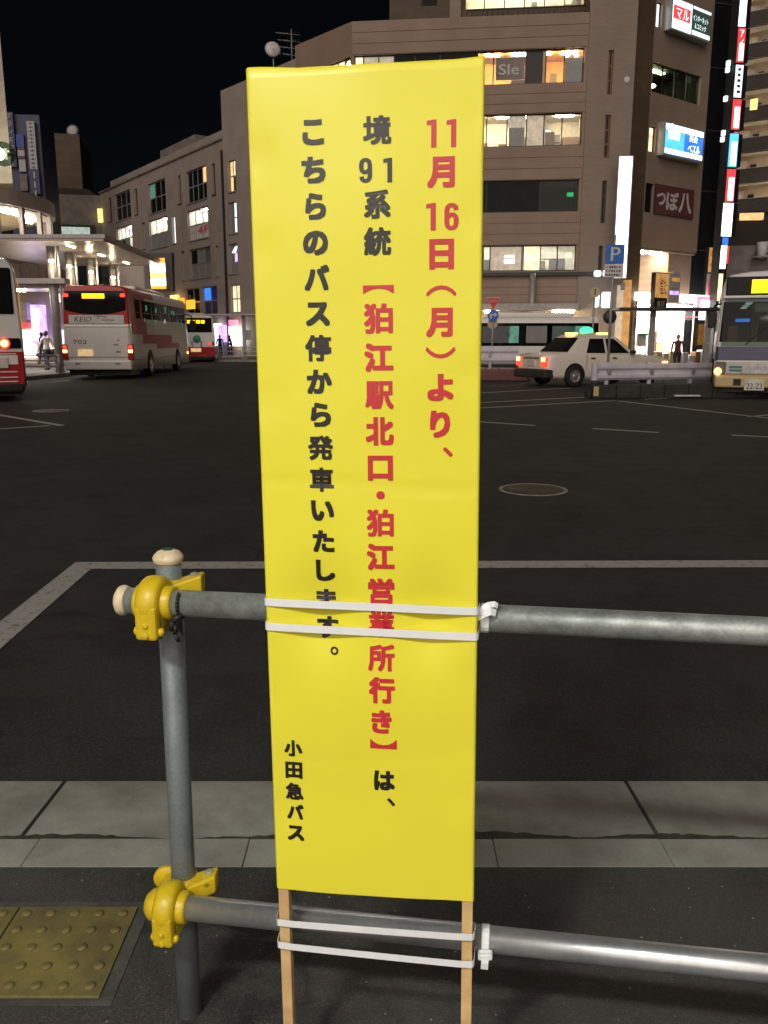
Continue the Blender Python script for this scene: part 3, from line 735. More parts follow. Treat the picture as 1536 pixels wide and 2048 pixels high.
t, L, c = strap('plastic_strap', [(553, 1843, 945, 1873), (556, 1888, 945, 1928)], ZL, (972, 1880), 'white plastic strap with a buckle wound twice round the stakes at the lower rail')
f0 = c - RNn * .0285
T = Matrix.Translation(L(f0 + Vector((0, -.002, -.010))))
k = MB(); k.bbox(-.0135, -.004, -.010, .0135, .003, -.004, .002, T=T); k.bbox(-.0135, -.004, .004, .0135, .003, .010, .002, T=T); k.bbox(-.0135, -.004, -.010, -.009, .003, .010, .002, T=T); k.bbox(.009, -.004, -.010, .0135, .003, .010, .002, T=T); k.bbox(-.010, -.006, -.002, .010, .001, .002, .0015, T=T)
k.build('buckle', 'strap', t)
MB().ribbon([L(f0 + Vector((0, -.001, -.004))), L(f0 + Vector((0, -.006, -.012))), L(f0 + Vector((-.001, -.008, -.024))), L(f0 + Vector((-.001, -.006, -.038)))], RA, .0135, .0009).build('tail', 'strap', t)

# ---------------------------------------------------------------- the lamp that lights the stop and an added fill lamp, behind the photographer
def street_lamp(lp, side, power, label):
    sl = thing('street_lamp', label, 'street lamp', lp, 0, 'lamps of the bus stop')
    MB().cyl((side * .5, -.3, 0), (side * .5, -.3, 3.3), .05, .04, 16).build('pole', 'grey_metal', sl)
    MB().cyl((side * .5, -.3, 3.25), (0, 0, 3.32), .025, n=12).build('arm', 'grey_metal', sl)
    MB().bbox(-.32, -.14, 3.26, .32, .14, 3.37, .03).build('lamp_head', 'grey_metal', sl)
    MB().bbox(-.28, -.11, 3.245, .28, .11, 3.262, .006).build('diffuser', 'lamp_white', sl)
    ld = bpy.data.lights.new('lamp_light', 'AREA'); ld.shape = 'RECTANGLE'; ld.size = .5; ld.size_y = .2; ld.energy = power; ld.color = (.94, 1.0, .86); ld.spread = R(170)
    lo = bpy.data.objects.new('lamp_light', ld); col.objects.link(lo); lo.parent = sl; lo.location = (0, 0, 3.24)
street_lamp(Vector((-1.3, -.95, 0)), -1, 70, 'street lamp on a grey pole left of the bus stop')
street_lamp(Vector((2.3, -1.5, 0)), 1, 32, 'added fill lamp on a grey pole right of the bus stop')  # unseen fill lamp, added to lighten the shadows on the right

# ---------------------------------------------------------------- facades
class Fac:
    """a vertical plane; local x runs to the right, local y goes into the building"""
    def __init__(s, P, d):
        s.P = Vector((P[0], P[1], 0)); s.d = Vector((d[0], d[1], 0)).normalized(); s.n = Vector((-s.d.y, s.d.x, 0)); s.rz = math.atan2(s.d.y, s.d.x); s.root = None
    def uv(s, x, y):
        r = ray(x, y); o = Vector((0, 0, EYE)); t = (s.P - o).dot(s.n) / r.dot(s.n); p = o + r * t
        return (p - s.P).dot(s.d), p.z
    def rect(s, x0, y0, x1, y1):
        xm, ym = (x0 + x1) / 2, (y0 + y1) / 2
        return (s.uv(x0, ym)[0], s.uv(xm, y1)[1], s.uv(x1, ym)[0], s.uv(xm, y0)[1])
    def w(s, u, y=0, z=0): return s.P + s.d * u + s.n * y + Vector((0, 0, z))
    def of(s, root): s.root = root; return s
    def put(s, mb, name, mats):
        return mb.build(name, mats, s.root, s.P - Vector(s.root.location), s.rz)

def wall(F, u0, u1, z0, z1, holes, m, reveal=.25, name='wall'):
    us = sorted({u0, u1, *[h[0] for h in holes], *[h[2] for h in holes]}); zs = sorted({z0, z1, *[h[1] for h in holes], *[h[3] for h in holes]})
    us = [u for u in us if u0 <= u <= u1]; zs = [z for z in zs if z0 <= z <= z1]
    mb = MB()
    for a, b in zip(us[:-1], us[1:]):
        for c, d in zip(zs[:-1], zs[1:]):
            um, zm = (a + b) / 2, (c + d) / 2
            if any(h[0] < um < h[2] and h[1] < zm < h[3] for h in holes): continue
            mb.quad((a, 0, c), (b, 0, c), (b, 0, d), (a, 0, d))
    for a, c, b, d in holes:
        mb.quad((a, 0, c), (b, 0, c), (b, reveal, c), (a, reveal, c)); mb.quad((a, 0, d), (b, 0, d), (b, reveal, d), (a, reveal, d))
        mb.quad((a, 0, c), (a, 0, d), (a, reveal, d), (a, reveal, c)); mb.quad((b, 0, c), (b, 0, d), (b, reveal, d), (b, reveal, c))
    T = .3
    mb.quad((u0, 0, z0), (u0, 0, z1), (u0, T, z1), (u0, T, z0)); mb.quad((u1, 0, z0), (u1, 0, z1), (u1, T, z1), (u1, T, z0)); mb.quad((u0, 0, z1), (u1, 0, z1), (u1, T, z1), (u0, T, z1))
    return F.put(mb, name, m)

def room(F, win, r, lamp='lamp_cream', depth=2.6, walls='room', parts=(), furn=True, n_lamp=2, low=.7):
    a, c, b, d = r; y0 = .30; c2 = c - low; d2 = d + .22; a2, b2 = a - .15, b + .15; y1 = y0 + depth
    mb = MB()
    mb.quad((a2, y1, c2), (b2, y1, c2), (b2, y1, d2), (a2, y1, d2)); mb.quad((a2, y0, c2), (b2, y0, c2), (b2, y1, c2), (a2, y1, c2)); mb.quad((a2, y0, d2), (b2, y0, d2), (b2, y1, d2), (a2, y1, d2))
    mb.quad((a2, y0, c2), (a2, y1, c2), (a2, y1, d2), (a2, y0, d2)); mb.quad((b2, y0, c2), (b2, y1, c2), (b2, y1, d2), (b2, y0, d2))
    for p in parts: mb.box(p - .06, y0 + .1, c2, p + .06, y1, d2)
    o = mb.build('room', walls, win)
    lm = MB()
    for k in range(n_lamp):
        x = a + (b - a) * (k + .5) / n_lamp
        lm.box(x - min(.55, (b - a) * .3 / n_lamp), y0 + depth * .35, d2 - .09, x + min(.55, (b - a) * .3 / n_lamp), y0 + depth * .35 + .22, d2 - .03)
    lm.build('ceiling_lamp', lamp, win)
    if furn:
        fb = MB(); x = a + .1
        while x < b - .4:
            w = random.uniform(.3, .9); h = random.uniform(.25, .6) * (d - c)
            if random.random() < .6: fb.box(x, y0 + random.uniform(.8, 1.8), c2, x + w, y0 + 2.2, c + h)
            x += w + random.uniform(.1, .6)
        if fb.v: fb.build('furniture', random.choice(['furn', 'furn2']), win)
        pb = {}
        x = a + random.uniform(.1, .6)
        while x < b - .5:
            w = random.uniform(.25, 1.1); z0 = c + random.uniform(.05, .55) * (d - c); h = random.uniform(.15, .45) * (d - c)
            pb.setdefault(random.choice(['furn', 'furn2', 'pale_sign', 'room_gold', 'room']), []).append((x, z0, min(x + w, b - .1), min(z0 + h, d)))
            x += w + random.uniform(.2, .9)
        for m_, l_ in pb.items():
            for q in l_: MB().box(q[0], y1 - .12, q[1], q[2], y1 - .02, q[3]).build('wall_panel', m_, win)
    return o

def window(F, r, nx, nz=1, frame='dark_frame', pane='glass', special=None, lit=None, fw=.06, rev=.22, splits=None, zsplit=None, roomkw=None, sill=None):
    a, c, b, d = r; xs = [a + (b - a) * f for f in (splits or [i / nx for i in range(nx + 1)])]; zs = [c + (d - c) * f for f in (zsplit or [i / nz for i in range(nz + 1)])]
    mb = MB(); y0, y1 = rev - .07, rev + .01
    for i, x in enumerate(xs):
        lo = x if i == 0 else x - fw / 2; hi = x + fw if i == 0 else (x if i == len(xs) - 1 else x + fw / 2)
        if i == len(xs) - 1: lo = x - fw
        mb.box(lo, y0, c, hi, y1, d)
    for j, z in enumerate(zs):
        lo = z if j == 0 else z - fw / 2; hi = z + fw if j == 0 else z + fw / 2
        if j == len(zs) - 1: lo, hi = z - fw, z
        mb.box(a + fw, y0 + .004, lo, b - fw, y1 - .004, hi)
    if sill: mb.box(a - .08, -.08, c - .07, b + .08, .05, c - .003)
    o = F.put(mb, 'window', frame)
    for i in range(len(xs) - 1):
        for j in range(len(zs) - 1):
            m = (special or {}).get((i, j), (special or {}).get(i, pane))
            pb = MB(); pb.box(xs[i] + .01, rev - .035, zs[j] + .01, xs[i + 1] - .01, rev - .02, zs[j + 1] - .01); pb.build('pane', m, o)
    if lit:
        room(F, o, r, lit, **(roomkw or {}))
        for i in range(len(xs) - 1):
            if (special or {}).get(i) is None and nz == 1 and random.random() < .35 and d - c < 2.5:
                MB().box(xs[i] + .06, rev + .03, d - random.uniform(.2, .55) * (d - c), xs[i + 1] - .06, rev + .05, d - .02).build('roller_blind', 'blind', o)
    return o

def text_on(F, parent, t, r, y, m, rot=0, shear=0, name='lettering'):
    mb = MB(); letter(mb, t, r, lambda a, b, l: (a, y - .012 - l, b), 0, rot, shear=shear); return mb.build(name, m, parent)
def signbox(F, r, d, m, name='sign_panel', frame='alu', y=0.0, part=True):
    """a lit sign box: casing with a face panel"""
    a, c, b, e = r
    cs = F.put(MB().box(a - .05, y - d, c - .05, b + .05, y - .005, e + .05), 'sign_casing', frame)
    MB().box(a, y - d - .03, c, b, y - d + .01, e).build(name, m, cs)
    return cs, y - d - .03

# ================================================================ brown corner building
FM = Fac(at(1000, 300, 47).xy, (1, -.107))
uL = FM.uv(704, 44)[0]; uP = FM.uv(1172, 200)[0]; uR = FM.uv(1275, 30)[0]; zT = FM.uv(1000, 31)[1]
rootA = thing('corner_building', 'brown tiled corner building with strip windows and lit shop signs behind the taxi', 'building', (FM.w(uL).x, FM.w(uL).y, 0))
FM.of(rootA)
rows = [(98, 167), (227, 292), (360, 424), (490, 542)]
ZR = [(FM.uv(1070, b)[1], FM.uv(1070, a)[1]) for a, b in rows]
uA = FM.uv(745, 260)[0]; uB = [FM.uv(x, y)[0] for x, y in ((1168, 130), (1163, 260), (1157, 390), (1152, 515))]
u5 = FM.uv(708, 110)[0]
holes = [(u5, ZR[0][0], uB[0], ZR[0][1])] + [(uA, ZR[k][0], uB[k], ZR[k][1]) for k in (1, 2, 3)]
wall(FM, uL, uP, 0, zT, holes, 'brown')
def px_splits(F, hole, xs, y): return [0.0] + [(F.uv(x, y)[0] - hole[0]) / (hole[2] - hole[0]) for x in xs] + [1.0]
w5 = window(FM, holes[0], 0, splits=px_splits(FM, holes[0], [726, 757, 788, 830, 880, 955, 987, 1052, 1085, 1092, 1129], 130), special={0: 'lit_cream', 1: 'blind', 2: 'blind', 3: 'dark_glass', 4: 'dark_glass', 5: 'dark_glass', 8: 'dark_frame', 11: 'glass'}, lit='lamp_warm', roomkw=dict(n_lamp=9, parts=[FM.uv(1089, 130)[0]], walls='room_gold'))
r = FM.rect(992, 113, 1050, 157); MB().box(r[0], .20, r[1], r[2], .26, r[3]).build('poster', 'maroon', w5)
text_on(FM, w5, 'Sle', (r[0] + .15, r[1] + .25, r[2] - .3, r[3] - .3), .20, 'brush_white')
r = FM.rect(1131, 112, 1168, 165); MB().box(r[0], .30, r[1], r[2], .34, r[3]).build('blind', 'furn2', w5)
for x, y in ((1137, 104), (1155, 104)):
    u, z = FM.uv(x, y); MB().lathe([(0, -.12), (.10, -.07), (.12, 0), (.08, .09), (0, .12)], Matrix.Translation((u, .45, z)), 12).build('pendant_lamp', 'lamp_warm', w5)
w4 = window(FM, holes[1], 0, splits=px_splits(FM, holes[1], [800, 860, 920, 973, 1014, 1053, 1088, 1124], 260), special={0: 'dark_glass', 1: 'blind', 2: 'dark_glass', 6: 'blind'}, lit='lamp_cream', roomkw=dict(n_lamp=7, parts=[FM.uv(1090, 260)[0]]))
r = FM.rect(1018, 252, 1050, 292); MB().box(r[0], .32, r[1], r[2], .36, r[3]).build('blind', 'furn2', w4)
r = FM.rect(1092, 247, 1106, 292); MB().box(r[0], 1.4, r[1] - .5, r[2], 1.5, r[3]).build('door', 'lit_cool', w4)
r = FM.rect(1138, 262, 1160, 292); MB().box(r[0], 1.8, r[1] - .5, r[2], 1.9, r[3]).build('poster', 'green_mark', w4)
w3 = window(FM, holes[2], 0, splits=px_splits(FM, holes[2], [810, 880, 973, 1080], 390), special={0: 'dark_glass', 1: 'dark_glass', 2: 'dark_glass', 3: 'dark_glass', 4: 'glass_green'}, lit=None)
r = FM.rect(1081, 361, 1156, 424); mb = MB(); mb.box(r[0], 2.2, r[1], r[2], 2.3, r[3] + .2); mb.box(r[0], .3, r[3] + .01, r[2], 2.2, r[3] + .05); mb.build('unlit_room', 'room_dark', w3)
u, z = FM.uv(1143, 385); MB().box(u - .17, .6, z - .10, u + .17, .66, z + .10).build('exit_lamp', 'lit_green', w3)
w2 = window(FM, holes[3], 0, splits=px_splits(FM, holes[3], [810, 880, 967, 980, 1044, 1047, 1081, 1115], 515), special={0: 'dark_glass', 1: 'blind', 2: 'dark_glass', 4: 'blind', 6: 'lit_cream'}, lit='lamp_white', roomkw=dict(n_lamp=9, parts=[FM.uv(1048, 515)[0]]))
for x0, y0, x1, y1, m_ in ((1009, 510, 1029, 514, 'lit_white'), (1009, 518, 1029, 526, 'lit_white'), (1083, 517, 1112, 519, 'furn2'), (1132, 505, 1144, 514, 'lit_cream')):
    r = FM.rect(x0, y0, x1, y1); MB().box(r[0], .16, r[1], r[2], .18, r[3]).build('notice', m_, w2)
# raised cladding courses between the windows
for zb, zt_ in ((ZR[0][1], zT), (ZR[1][1], ZR[0][0]), (ZR[2][1], ZR[1][0]), (ZR[3][1], ZR[2][0])):
    n_ = 3; h = (zt_ - zb - .04) / n_
    for k in range(n_):
        FM.put(MB().box(uL + .02, -.035, zb + .02 + k * h + .012, uP - .01, -.004, zb + .02 + (k + 1) * h - .012), 'cladding_panel', 'brown_panel')
# ground floor: ledge, soffit with lamps, drain pipe
zl = FM.uv(1070, 548)[1]
FM.put(MB().box(uL, -.25, zl - .10, FM.uv(1240, 548)[0], -.04, zl + .08), 'ledge', 'dark_metal')
for k in range(4):
    z0_, z1_ = (3.0 + k * (zl - 3.3) / 4, 3.0 + (k + 1) * (zl - 3.3) / 4)
    FM.put(MB().box(uL + .02, -.03, z0_ + .012, uP + 1.0, -.004, z1_ - .012), 'cladding_panel', 'brown_panel')
za = FM.uv(1070, 614)[1]
aw = FM.put(MB().box(uL, -1.6, za - .22, FM.uv(1150, 614)[0], -.04, za + .12), 'awning', 'grey_metal')
for x in (980, 1112, 1131, 900, 840):
    u, z = FM.uv(x, 620); MB().bbox(u - .3, -1.62, za - .36, u + .3, -1.2, za - .24, .04).build('downlight', 'lamp_cream', aw)
u, _ = FM.uv(1064, 590); FM.put(MB().cyl((u, -.35, 0), (u, -.35, zl), .16, n=14), 'drain_pipe', 'grey_metal')
# pier with slit windows
hs = [FM.rect(1215, 102, 1225, 191), FM.rect(1208, 231, 1219, 317), FM.rect(1202, 362, 1211, 447), FM.rect(1196, 492, 1204, 540)]
FP = Fac(FM.w(0, -.12).xy, FM.d.xy).of(rootA)
wall(FP, uP, uR, 0, zT + 14, hs, 'pier', .35, 'pier')
for k, h in enumerate(hs): window(FP, h, 1, 3, 'furn' if k < 2 else 'dark_frame', 'dark_glass', fw=.09, rev=.2)
u, z = FM.uv(1253, 160); FM.put(MB().lathe([(.14, 0), (.14, -.06), (.09, -.1), (0, -.11)], Matrix.Translation((u, -.13, z)) @ Matrix.Rotation(R(90), 4, 'X'), 14), 'vent_cap', 'sign_white')
# chamfered left corner
c0 = FM.w(uL); L_ = 12.0
FC = Fac((c0.x, c0.y), (.676, -.737)); uc = FC.uv(590, 92)[0]; FC.of(rootA)
hc = [(FC.uv(630, 130)[0], ZR[0][0], -.15, ZR[0][1])]
wall(FC, uc, 0, 0, zT, hc, 'brown')
window(FC, hc[0], 5, special={2: 'lit_cream', 3: 'lit_cream'}, lit='lamp_white', roomkw=dict(n_lamp=3))
# roof, penthouse, closing walls
q = FC.w(uc); pr = FM.w(uR)
mb = MB(); mb.prism([(p.x - rootA.location.x, p.y - rootA.location.y) for p in (FM.w(uL, .3), FM.w(uR, .3), FM.w(uR, 14), Vector((q.x + 1, q.y + 8, 0)), FC.w(uc, .3))], zT - .9, zT - .7); mb.build('roof', 'concrete', rootA)
FH = Fac(FM.w(0, 3.2).xy, FM.d.xy).of(rootA)
h0 = FH.uv(779, 20)[0]; h1 = uR
ha = [FH.rect(843, -40, 876, 12), FH.rect(930, -60, 1172, 14)]
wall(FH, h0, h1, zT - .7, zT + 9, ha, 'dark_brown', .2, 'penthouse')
window(FH, ha[0], 1, 1, 'dark_frame', 'dark_glass')
wp = window(FH, ha[1], 6, 1, 'dark_frame', 'glass', lit='lamp_cream', roomkw=dict(n_lamp=4))
FH.put(MB().box(FH.uv(900, 10)[0], -.2, zT - .7, FH.uv(922, 10)[0], 0, zT + 9), 'pilaster', 'pier')
rl = MB(); 
for k in range(24):
    u = uL + 6 + k * (uP - uL - 6.2) / 23; rl.cyl((u, .15, zT), (u, .15, zT + .35), .02, n=6)
rl.cyl((uL + 6, .15, zT + .35), (uP - .2, .15, zT + .35), .03, n=6); FM.put(rl, 'roof_railing', 'dark_metal')
# lit upright sign on the pier
FS = Fac(FM.w(0, -1.1).xy, FM.d.xy).of(rootA)
r = FS.rect(1231, 316, 1256, 556); cs, y = signbox(FS, r, .3, 'lit_white', 'sign_face', 'grey_metal')
FS.put(MB().box(r[0] + .1, 0, r[1] + 1, r[2] - .1, 1.0, r[1] + 1.1).box(r[0] + .1, 0, r[3] - 1, r[2] - .1, 1.0, r[3] - .9), 'sign_bracket', 'grey_metal')

# right wing, turned away, with the tenants' signs
pw = at(1303, 150, 46.9); FW = Fac(pw.xy, (1, .76)).of(rootA)
wu1 = FW.uv(1412, 250)[0]; zs_ = FW.uv(1330, 500)[1]
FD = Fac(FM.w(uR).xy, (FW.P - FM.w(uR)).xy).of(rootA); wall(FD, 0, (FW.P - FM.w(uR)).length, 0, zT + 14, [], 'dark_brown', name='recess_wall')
g = [FW.rect(1310, 2, 1325, 55), FW.rect(1302, 137, 1402, 197), FW.rect(1294, 251, 1312, 304), FW.rect(1287, 366, 1307, 425)]
for k in range(4): g[k] = (max(g[k][0], .1),) + g[k][1:]
wall(FW, 0, wu1, zs_, zT + 14, g, 'brown')
window(FW, g[0], 1, 1, pane='lit_cool'); window(FW, g[2], 1, 1, pane='lit_cream'); window(FW, g[3], 1, 1, pane='dark_glass')
ww = window(FW, g[1], 4, 1, 'dark_frame', 'glass_green', lit='lamp_cream', roomkw=dict(n_lamp=1, walls='room_dark'))
u, z = FW.uv(1334, 163); MB().lathe([(0, -.1), (.22, -.06), (.26, 0), (.2, .06), (0, .1)], Matrix.Translation((u, 1.0, z)), 14).build('pendant_lamp', 'lamp_warm', ww)
def tenant(rc, ml, mr, texts, label, dp=0.0):
    r = FW.rect(*rc); a, c, b, d = r; m_ = (a + b) / 2
    cs = FW.put(MB().box(a - .06, -.45, c - .08, b + .06, -.003, d + .08), 'sign_casing', 'alu'); cs['label'] = label
    MB().box(a + .02, -.47, c, m_ - .02, -.44, d).build('sign_face', ml, cs); MB().box(m_ + .02, -.47, c, b - .02, -.44, d).build('sign_face', mr, cs)
    for t, (p0, q0, p1, q1), mm in texts:
        text_on(FW, cs, t, (a + (b - a) * p0, c + (d - c) * q0, a + (b - a) * p1, c + (d - c) * q1), -.47, mm)
    return cs, r
M['lit_mint'] = glow('lit_mint_sign', (.75, 1.0, .93), 1.7, .15)
cs, r = tenant((1329, 15, 1406, 74), 'lit_mint', 'sign_dark', [('インターネット', (.53, .50, .93, .72), 'lit_mint'), ('＆コミック', (.58, .24, .88, .44), 'lit_mint')], 'lit sign with a red and white left half and white letters on a dark right half')
a, c, b, d = r; MB().box(a + .05, -.49, c + (d - c) * .33, a + (b - a) * .45, -.472, c + (d - c) * .78).build('sign_block', 'lit_red', cs)
MB().box(a + (b - a) * .52, -.49, c + .02, b - .03, -.472, c + (d - c) * .16).build('sign_strip', 'lit_mint', cs)
MB().box(a + (b - a) * .52, -.49, d - (d - c) * .10, b - .03, -.472, d - .02).build('sign_strip', 'lit_mint', cs)
text_on(FW, cs, 'マル', (a + (b - a) * .08, c + (d - c) * .36, a + (b - a) * .40, c + (d - c) * .72), -.495, 'lit_mint')
cs, r = tenant((1315, 258, 1391, 317), 'lit_cyan', 'lit_blue', [('英会', (.62, .56, .84, .80), 'lit_white'), ('ベスル', (.60, .20, .92, .46), 'lit_white')], 'lit blue sign with white letters above the dark red sign')
a, c, b, d = r
MB().box(a + .03, -.49, d - .28, b - .03, -.472, d - .02).build('sign_strip', 'lit_white', cs); MB().box(a + .03, -.49, c + .02, b - .03, -.472, c + .25).build('sign_strip', 'lit_white', cs)
sw = MB(); 
for k in range(5): sw.box(a + .25 + k * .22, -.49, c + .75, a + .37 + k * .22, -.472, c + (1.25 if k != 1 else 1.5))
sw.build('lettering', 'lit_white', cs)
r = FW.rect(1308, 376, 1384, 432); a, c, b, d = r
cs = FW.put(MB().box(a - .04, -.09, c - .05, b + .04, -.003, d + .05), 'sign_casing', 'dark_metal'); cs['label'] = 'unlit dark red sign with white brush lettering'
for q0, q1 in ((0, .49), (.5, 1)): MB().box(a + (b - a) * q0, -.11, c, a + (b - a) * q1, -.085, d).build('sign_face', 'maroon', cs)
for ch, q0, q1, z0, z1 in (('つ', .02, .24, .30, .74), ('ぼ', .26, .58, .16, .84), ('八', .60, .94, .14, .88)):
    mb = MB(); letter(mb, ch, (a + (b - a) * q0, c + (d - c) * z0, a + (b - a) * q1, c + (d - c) * z1), lambda x, z, l: (x, -.118 - l * 20, z), .035); mb.build('lettering', 'brush_white', cs)
# entrance below the wing
sl_ = FW.put(MB().box(.0, .1, zs_ - .10, wu1, 3.2, zs_), 'porch_ceiling', 'soffit')
for k in range(3): MB().box(.6 + k * 1.5, .7, zs_ - .16, 1.5 + k * 1.5, 1.0, zs_ - .11).build('ceiling_lamp', 'lamp_cream', sl_)
FW.put(MB().box(0, 3.0, 3.4, 3.0, 3.1, zs_ - .1), 'stair_glass', 'frost')
FW.put(MB().box(3.0, .3, 3.4, wu1, 3.2, zs_ - .1), 'tan_wall', 'brown')
r = FW.rect(1274, 549, 1302, 597); cs, y = signbox(FW, (max(r[0], .02), r[1], r[2], r[3]), .25, 'tan_sign', 'sign_face', 'dark_frame', y=-.8)
text_on(FW, cs, '塩た', ((r[0] + r[2]) / 2 - .12, r[1] + .2, r[2] - .12, r[3] - .25), y, 'black')
r2 = (max(r[0], .02), r[1] - .55, r[2], r[1] - .1); cs, y = signbox(FW, r2, .25, 'dark_frame', 'sign_face', 'dark_frame', y=-.8); text_on(FW, cs, 'B1F', (r2[0] + .25, r2[1] + .08, r2[2] - .2, r2[3] - .08), y, 'brush_white')
r = FW.rect(1304, 549, 1326, 606); cs, y = signbox(FW, r, .25, 'pale_sign', 'sign_face', 'tan_sign', y=-.8)
for k in range(4): MB().box(r[0] + .1 + .06 * k, y - .02, r[1] + .4 + .35 * k, r[2] - .1, y - .005, r[1] + .6 + .35 * k).build('poster', ['lit_purple', 'pale_sign', 'tan_sign', 'pale_sign'][k], cs)

# bright shop at street level
FQ = Fac(FW.w(0, -.2).xy, FW.d.xy).of(rootA)
q0 = FQ.uv(1268, 650)[0]; q1 = FQ.uv(1425, 650)[0]; zq = FQ.uv(1340, 603)[1]
sh = window(FQ, (q0, .0, q1, zq), 4, 1, 'alu', 'glass', lit='lamp_white', fw=.05, rev=.1, roomkw=dict(n_lamp=8, depth=3.0, low=0.0, walls='lit_blow', furn=False))
for k in range(2): MB().box(q0 + .2, .7 + k * 1.1, zq - .20, q1 - .2, .85 + k * 1.1, zq - .14).build('ceiling_lamp', 'lamp_white', sh)
for k in range(9):
    u = q0 + .4 + k * .78; MB().box(u, 2.9, .3, u + .5, 3.15, random.uniform(1.2, 1.9)).build('shelf', random.choice(['furn', 'pale_sign', 'lit_yellow', 'furn2']), sh)
FQ.put(MB().box(q0 - .1, -.35, zq, q1 + .1, .02, FQ.uv(1340, 588)[1]), 'shop_sign', 'lit_shop')
FQ.put(MB().box(q0, -.12, FQ.uv(1340, 634)[1], q1 - 1.5, -.08, FQ.uv(1340, 632)[1]), 'sign_strip', 'lit_red')
for x0, y0, x1, y1, m_ in ((1271, 667, 1287, 692, 'sign_white'), (1271, 667, 1287, 671, 'green_mark'), (1381, 594, 1411, 616, 'lit_pink'), (1386, 601, 1406, 640, 'lit_white'), (1414, 648, 1430, 690, 'lit_orange')):
    r = FQ.rect(x0, y0, x1, y1); d_ = .16 if m_ in ('sign_white',) else .3 if m_ == 'green_mark' else .5 if m_ == 'lit_white' else .45
    FQ.put(MB().box(r[0], -d_, r[1], r[2], -d_ + .1, r[3]), 'shop_poster', m_)
for k in range(8):
    u = q0 + 1.0 + k * .62; FQ.put(MB().bbox(u, -.9, 0, u + .5, -.5, random.uniform(.5, .95), .05), 'display_stand', random.choice(['furn', 'pale_sign', 'pale_sign', 'bus_cream']))
# cream wall and column between pier and shop, lit look put in as glow
FQ2 = Fac(FM.w(0, -.3).xy, FM.d.xy).of(rootA)
r = FQ2.rect(1231, 570, 1249, 735); FQ2.put(MB().box(r[0], 0, 0, r[2], .15, r[3]), 'glowing_side_wall', 'blind')
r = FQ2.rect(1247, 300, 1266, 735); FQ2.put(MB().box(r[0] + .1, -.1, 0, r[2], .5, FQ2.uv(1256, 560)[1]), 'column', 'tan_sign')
for x0, x1, y0, y1 in ((1187, 1198, 584, 615), (1202, 1224, 584, 616), (1187, 1202, 541, 554), (1205, 1216, 540, 554)):
    r = FS.rect(x0, y0, x1, y1); FS.put(MB().bbox(r[0], -.2, r[1], r[2], 0, r[3], .12), 'sign_lamp', 'lit_cool')

# ================================================================ black slim tower and projecting sign stack
pt = at(1428, 100, 51); FT = Fac(pt.xy, (1, .3))
rootT = thing('slim_building', 'narrow black glass building right of the brown wing', 'building', (FT.P.x, FT.P.y, 0)); FT.of(rootT)
t0 = FT.uv(1412, 250)[0]; t1 = FT.uv(1448, 250)[0]
FT.put(MB().prism([(t0 - .5, 0), (t1, 0), (t1 + 2.5, 5), (t0 + 2.6, 5)], 0, 32), 'wall', 'black_glass')
for k in range(9): FT.put(MB().box(t0 - .45, -.05, 3.2 + k * 3.3, t1 - .05, -.003, 3.28 + k * 3.3), 'floor_trim', 'dark_metal')
for x0, y0, x1, y1, m_, tx in ((1413, 496, 1429, 545, 'tan_sign', '酒場'), (1408, 548, 1425, 594, 'pale_sign', None)):
    r = FT.rect(x0, y0, x1, y1); cs, y = signbox(FT, r, .2, m_, 'sign_face', 'dark_frame')
    if tx is None: MB().lathe([(0, -.9), (.16, -.6), (.2, 0), (.1, .5), (0, .8)], Matrix.Translation(((r[0] + r[2]) / 2, y, (r[1] + r[3]) / 2)), 10, sy=.1).build('red_emblem', 'sign_red', cs)
    else:
        for k, ch in enumerate(('ん', '境')):
            text_on(FT, cs, ch, (r[0] + .1, r[1] + .3 + k * .55, r[2] - .1, r[1] + .7 + k * .55), y, 'black')
FN = Fac(at(1470, 100, 49.0).xy, (1, .15))
rootN = thing('sign_tower', 'stack of lit red white and blue projecting sign boxes up the black building', 'sign', (FN.P.x, FN.P.y, 0)); FN.of(rootN)
zl8 = lambda x, y: (1280 + x / 4.266, y / 4.266)
STK = [((828, -60, 884, 240), 'lit_white', None), ((808, 255, 868, 545), 'lit_red', 'アイフル'), ((787, 568, 848, 842), 'lit_cool', None), ((764, 860, 832, 1115), 'lit_red', None), ((737, 1150, 808, 1432), 'lit_cyan', None), ((714, 1452, 784, 1728), 'lit_red', None), ((682, 1740, 764, 2020), 'lit_white', None)]
for (x0, y0, x1, y1), m_, tx in STK:
    a = zl8(x0, y0); b = zl8(x1, y1); r = FN.rect(a[0], a[1], b[0], b[1]); w_ = r[2] - r[0]
    cs, y = signbox(FN, r, .25, m_, 'sign_face', 'dark_frame')
    MB().box(r[2] + .055, -.2, r[1], r[2] + .3, .6, r[3]).build('sign_back', 'black_glass', cs)
    if m_ in ('lit_red', 'lit_cyan'):
        MB().box(r[0] + w_ * .25, y - .02, r[1] + .08, r[2] - w_ * .12, y - .003, r[1] + (r[3] - r[1]) * (.55 if tx else .75)).build('sign_strip', 'lit_white', cs)
        if tx:
            for k, ch in enumerate('アイ'): text_on(FN, cs, ch, (r[0] + .12, r[3] - .45 - k * .45, r[2] - .1, r[3] - .1 - k * .45), y, 'lit_white')
    elif m_ == 'lit_cool':
        sb = MB()
        for k in range(6): sb.box(r[0] + w_ * .3, y - .02, r[1] + .2 + k * .28, r[2] - w_ * random.uniform(.2, .4), y - .003, r[1] + .34 + k * .28)
        sb.build('lettering', 'navy', cs)['kind'] = 'stuff'
